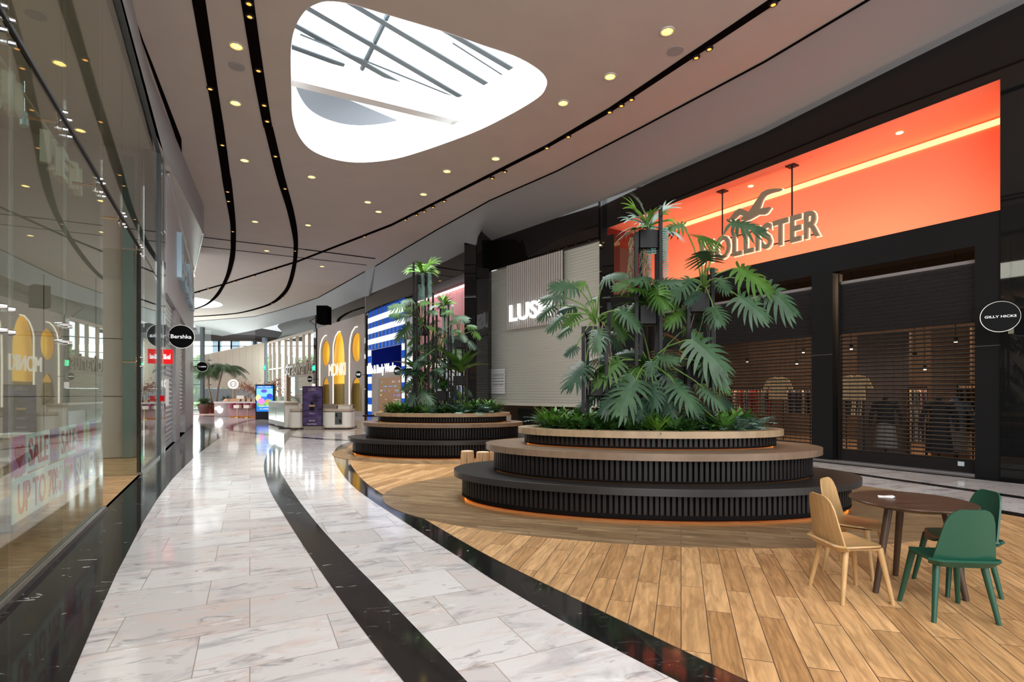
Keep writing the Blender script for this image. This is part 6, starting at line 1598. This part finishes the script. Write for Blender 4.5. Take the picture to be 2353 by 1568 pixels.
philo('split-leaf philodendron in the middle of the far planter', (qx(480), qy(900)), DQ, Q_([(440, 745, 240), (575, 780, 190), (350, 830, 200), (330, 930, 190), (540, 910, 190), (400, 660, 130, None, 1), (280, 1000, 150, None, 2), (430, 860, 150), (640, 700, 120, None, 1), (690, 560, 190, None, 0), (520, 1010, 160, None, 2), (600, 1000, 140, None, 2)]), 52, 0, 3, .8)
philo('split-leaf philodendron low on the left of the far planter', (qx(300), qy(1200)), DQ, Q_([(180, 1220, 190), (340, 1340, 240), (430, 1210, 150), (130, 1090, 160, None, 2), (260, 1100, 160, None, 2), (370, 1120, 150, None, 2), (480, 1090, 150, None, 2), (220, 1360, 190, None, 2), (420, 1330, 150, None, 1)]), 53, 0, 3, .6)
philo('spreading split-leaf plant on the right rack of the far planter', (qx(680), qy(790)), DQ, Q_([(700, 570, 200), (800, 650, 110, None, 1), (850, 730, 110, None, 1), (620, 600, 110, None, 1), (720, 760, 110, None, 0), (560, 500, 130, None, 1), (800, 830, 120, None, 2)]), 54, 1, 0)
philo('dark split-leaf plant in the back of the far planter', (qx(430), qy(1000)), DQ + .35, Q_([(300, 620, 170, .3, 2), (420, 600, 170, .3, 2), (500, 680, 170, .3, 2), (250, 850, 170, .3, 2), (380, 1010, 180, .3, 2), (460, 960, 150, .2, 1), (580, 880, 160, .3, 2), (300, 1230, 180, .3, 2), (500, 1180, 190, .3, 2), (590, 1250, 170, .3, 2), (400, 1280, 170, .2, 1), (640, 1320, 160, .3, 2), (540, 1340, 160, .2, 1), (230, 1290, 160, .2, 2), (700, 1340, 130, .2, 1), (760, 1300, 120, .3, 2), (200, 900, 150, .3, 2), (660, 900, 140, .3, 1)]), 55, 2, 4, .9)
broad('broad-leaved arrow plant on the lower right trough of the far planter', qx(690), qy(1120), DQ, 16, 1.0, .30, 61, leafmat('arrow_leaf', (.035, .095, .016), (.08, .17, .03)), (.3, 1.6), .7)
broad('pale broad-leaved plant at the left of the far planter', qx(240), qy(1090), DQ, 14, .75, .26, 62, broadM, (.2, 1.5), .8)
broad('narrow-leaved plant on the middle trough of the far planter', qx(515), qy(440), DQ, 20, .42, .07, 63, coverM[3], (.6, 2.2), .5)
broad('dark plant in the lower middle trough of the far planter', qx(500), qy(1290), DQ, 22, .5, .14, 64, coverM[0])
staghorn('green fern crown with trailing strands on the tallest trough of the far planter', qx(300), qy(120), DQ, 71, 24, .62, 5, 1.1, mw=coverM[3])
staghorn('silver fern on the middle trough of the far planter', qx(515), qy(455), DQ, 72, 12, .40, 3, 1.0, mw=whiteleaf)

def grow_light(px, py, D_, tgt, power, label, colr=(.85, 1, .92)):
    p = at(px, py, D_)
    spot('plant_spotlight', p, tgt, power, colr, 50, .08)
# plant spotlights mounted in the ceiling
c1 = CE(1190, 330); spot('plant_spotlight', (1.4, 6.0, 8.9), (2.2, 8.3, 2.6), 420, (.88, 1, .94), 42, .1)
spot('plant_spotlight', (-2.6, 12.0, 8.9), (-1.9, 14.8, 2.6), 380, (.88, 1, .94), 42, .1)

# ================================================================== TABLE AND CHAIRS
TX, TY = 3.34, 4.50
tabm = mat('dark_stained_table', (.085, .05, .032), .28, noise=.35, nscale=3, stretch=(.8, 6, 1)); legm = mat('dark_table_leg', (.055, .028, .016), .4)
FZ = .006
r = empty('round_table', (TX, TY, FZ), 'round dark stained table between the oak and green chairs', 'table')
mb = MB(); mb.lathe((TX, TY, 0), [(.36, .715), (.425, .728), (.443, .742), (.443, .748), (.440, .751)], 64); mb.build('tabletop', tabm, r, smooth=True)
mb = MB()
feet = [(2.99, 4.42), (3.445, 4.83), (3.589, 4.245)]
for x, y in feet:
    mb = MB(); tx = TX + (x - TX) * .62; ty = TY + (y - TY) * .62; mb.tube([(x, y, FZ), (tx, ty, .72)], [.022, .031], 12); mb.build('leg', legm, r, smooth=True)
mb = MB(); mb.lathe((TX, TY, 0), [(.26, .69), (.30, .7), (.37, .716)], 32); mb.build('underframe', legm, r)
c = at(2031, 1142.5, (EYE - .753) * F / (1142.5 - HOR)); nap = mat('white_paper', (.85, .82, .82), .6)
r = empty('paper_napkin', (c.x, c.y, .752), 'small folded white paper napkin lying on the round table', 'napkin')
mb = MB(); mb.hexa([(c.x - .055, c.y - .01, .7525), (c.x + .05, c.y - .045, .7525), (c.x + .07, c.y + .01, .7525), (c.x - .02, c.y + .05, .7525)], [(c.x - .055, c.y - .01, .756), (c.x + .05, c.y - .045, .757), (c.x + .07, c.y + .01, .757), (c.x - .02, c.y + .05, .759)]); mb.build('lower_fold', nap, r)
mb = MB(); mb.hexa([(c.x - .01, c.y - .03, .7575), (c.x + .06, c.y - .05, .758), (c.x + .075, c.y - .005, .758), (c.x + .01, c.y + .01, .759)], [(c.x - .01, c.y - .03, .76), (c.x + .06, c.y - .05, .766), (c.x + .075, c.y - .005, .768), (c.x + .01, c.y + .01, .763)]); mb.build('upper_fold', nap, r)
oakc = mat('oak_veneer', (.46, .28, .12), .32, noise=.16, nscale=5, stretch=(9, 1, 1)); grn = mat('green_lacquer', (.008, .062, .036), .32)
def make_chair(m, label, kind_):
    """faces +Y; built around the seat centre"""
    r = empty('dining_chair', (0, 0, 0), label, 'chair')
    mb = MB()
    def seat(u, v):
        a = 2 * u - 1
        hw = (.235 - .035 * v) * (1 - max(0, (v - .72) / .28) ** 2.6 * .42) * (1 - max(0, (.10 - v) / .10) ** 2 * .10)
        x = a * hw; y = -.215 + .43 * v - (abs(a) ** 3) * .045 * (v > .5) * (v - .5) * 2
        z = .445 - .018 * (1 - a * a) * math.sin(math.pi * min(1, v * 1.1)) + .012 * abs(a) ** 3 - .03 * max(0, (v - .82) / .18) ** 2
        return (x, y, z)
    mb.sheet(seat, 16, 16, .014); mb.build('seat', m, r, smooth=True)
    mb = MB()
    def apron(u, v):        # the raised lip wrapping round the back of the seat
        a = (2 * u - 1); x = a * .238; y = -.225 - .03 * (1 - a * a) * 0 + .0 - .020 * v + .06 * max(0, abs(a) - .82) / .18
        return (x * (.93 + .10 * v), y + .018 * (1 - v), .400 + .047 * v + .012 * (abs(a) ** 4) * (1 - v))
    mb.sheet(apron, 16, 4, .018)
    mb.build('rear_lip', m, r, smooth=True)
    mb = MB()
    def back(u, v):
        a = 2 * u - 1; hw = .212 - .064 * v; e = max(0, (abs(a) - .42) / .58)
        cap = 1 - .27 * (1 - math.sqrt(max(0, 1 - e ** 2.2)))
        x = a * hw - a * .0; zz_ = v * cap; hw2 = .212 - .064 * zz_; x = a * hw2
        return (x, -.205 - .075 * zz_ + .028 * a * a * (1 - .2 * zz_), .440 + .385 * zz_)
    mb.sheet(back, 28, 14, .013); mb.build('backrest', m, r, smooth=True)
    for sx in (-1, 1):
        for sy in (-1, 1):
            mb = MB(); mb.tube([(sx * .215, sy * .20, 0), (sx * .155, sy * .135, .425)], [.0155, .0245], 12); mb.build('leg', m, r, smooth=True)
    mb = MB(); mb.box(-.17, .17, -.15, .15, .405, .424); mb.build('underframe', m, r, bevel=.008)
    return r
oak0 = make_chair(oakc, 'oak dining chair nearest the camera, left of the round table', 'oak'); gr0 = make_chair(grn, 'dark green dining chair seen from behind in front of the round table', 'green')
def place(o, x, y, face, label, grp):
    o.location = (x, y, FZ); o.rotation_euler.z = math.atan2(-face[0], face[1]); o['label'] = label; o['group'] = grp
place(oak0, 2.745, 4.37, (1, .03), 'light oak dining chair left of the round table, the nearer of the two', 'oak chairs')
place(copy_tree(oak0), 3.18, 4.97, (.64, -.77), 'light oak dining chair between the round table and the large planter, the farther one', 'oak chairs')
place(gr0, 3.25, 4.02, (.10, 1), 'dark green dining chair seen from behind, nearest to the camera', 'green chairs')
place(copy_tree(gr0), 3.725, 4.515, (-1, .11), 'dark green dining chair at the far right side of the round table', 'green chairs')
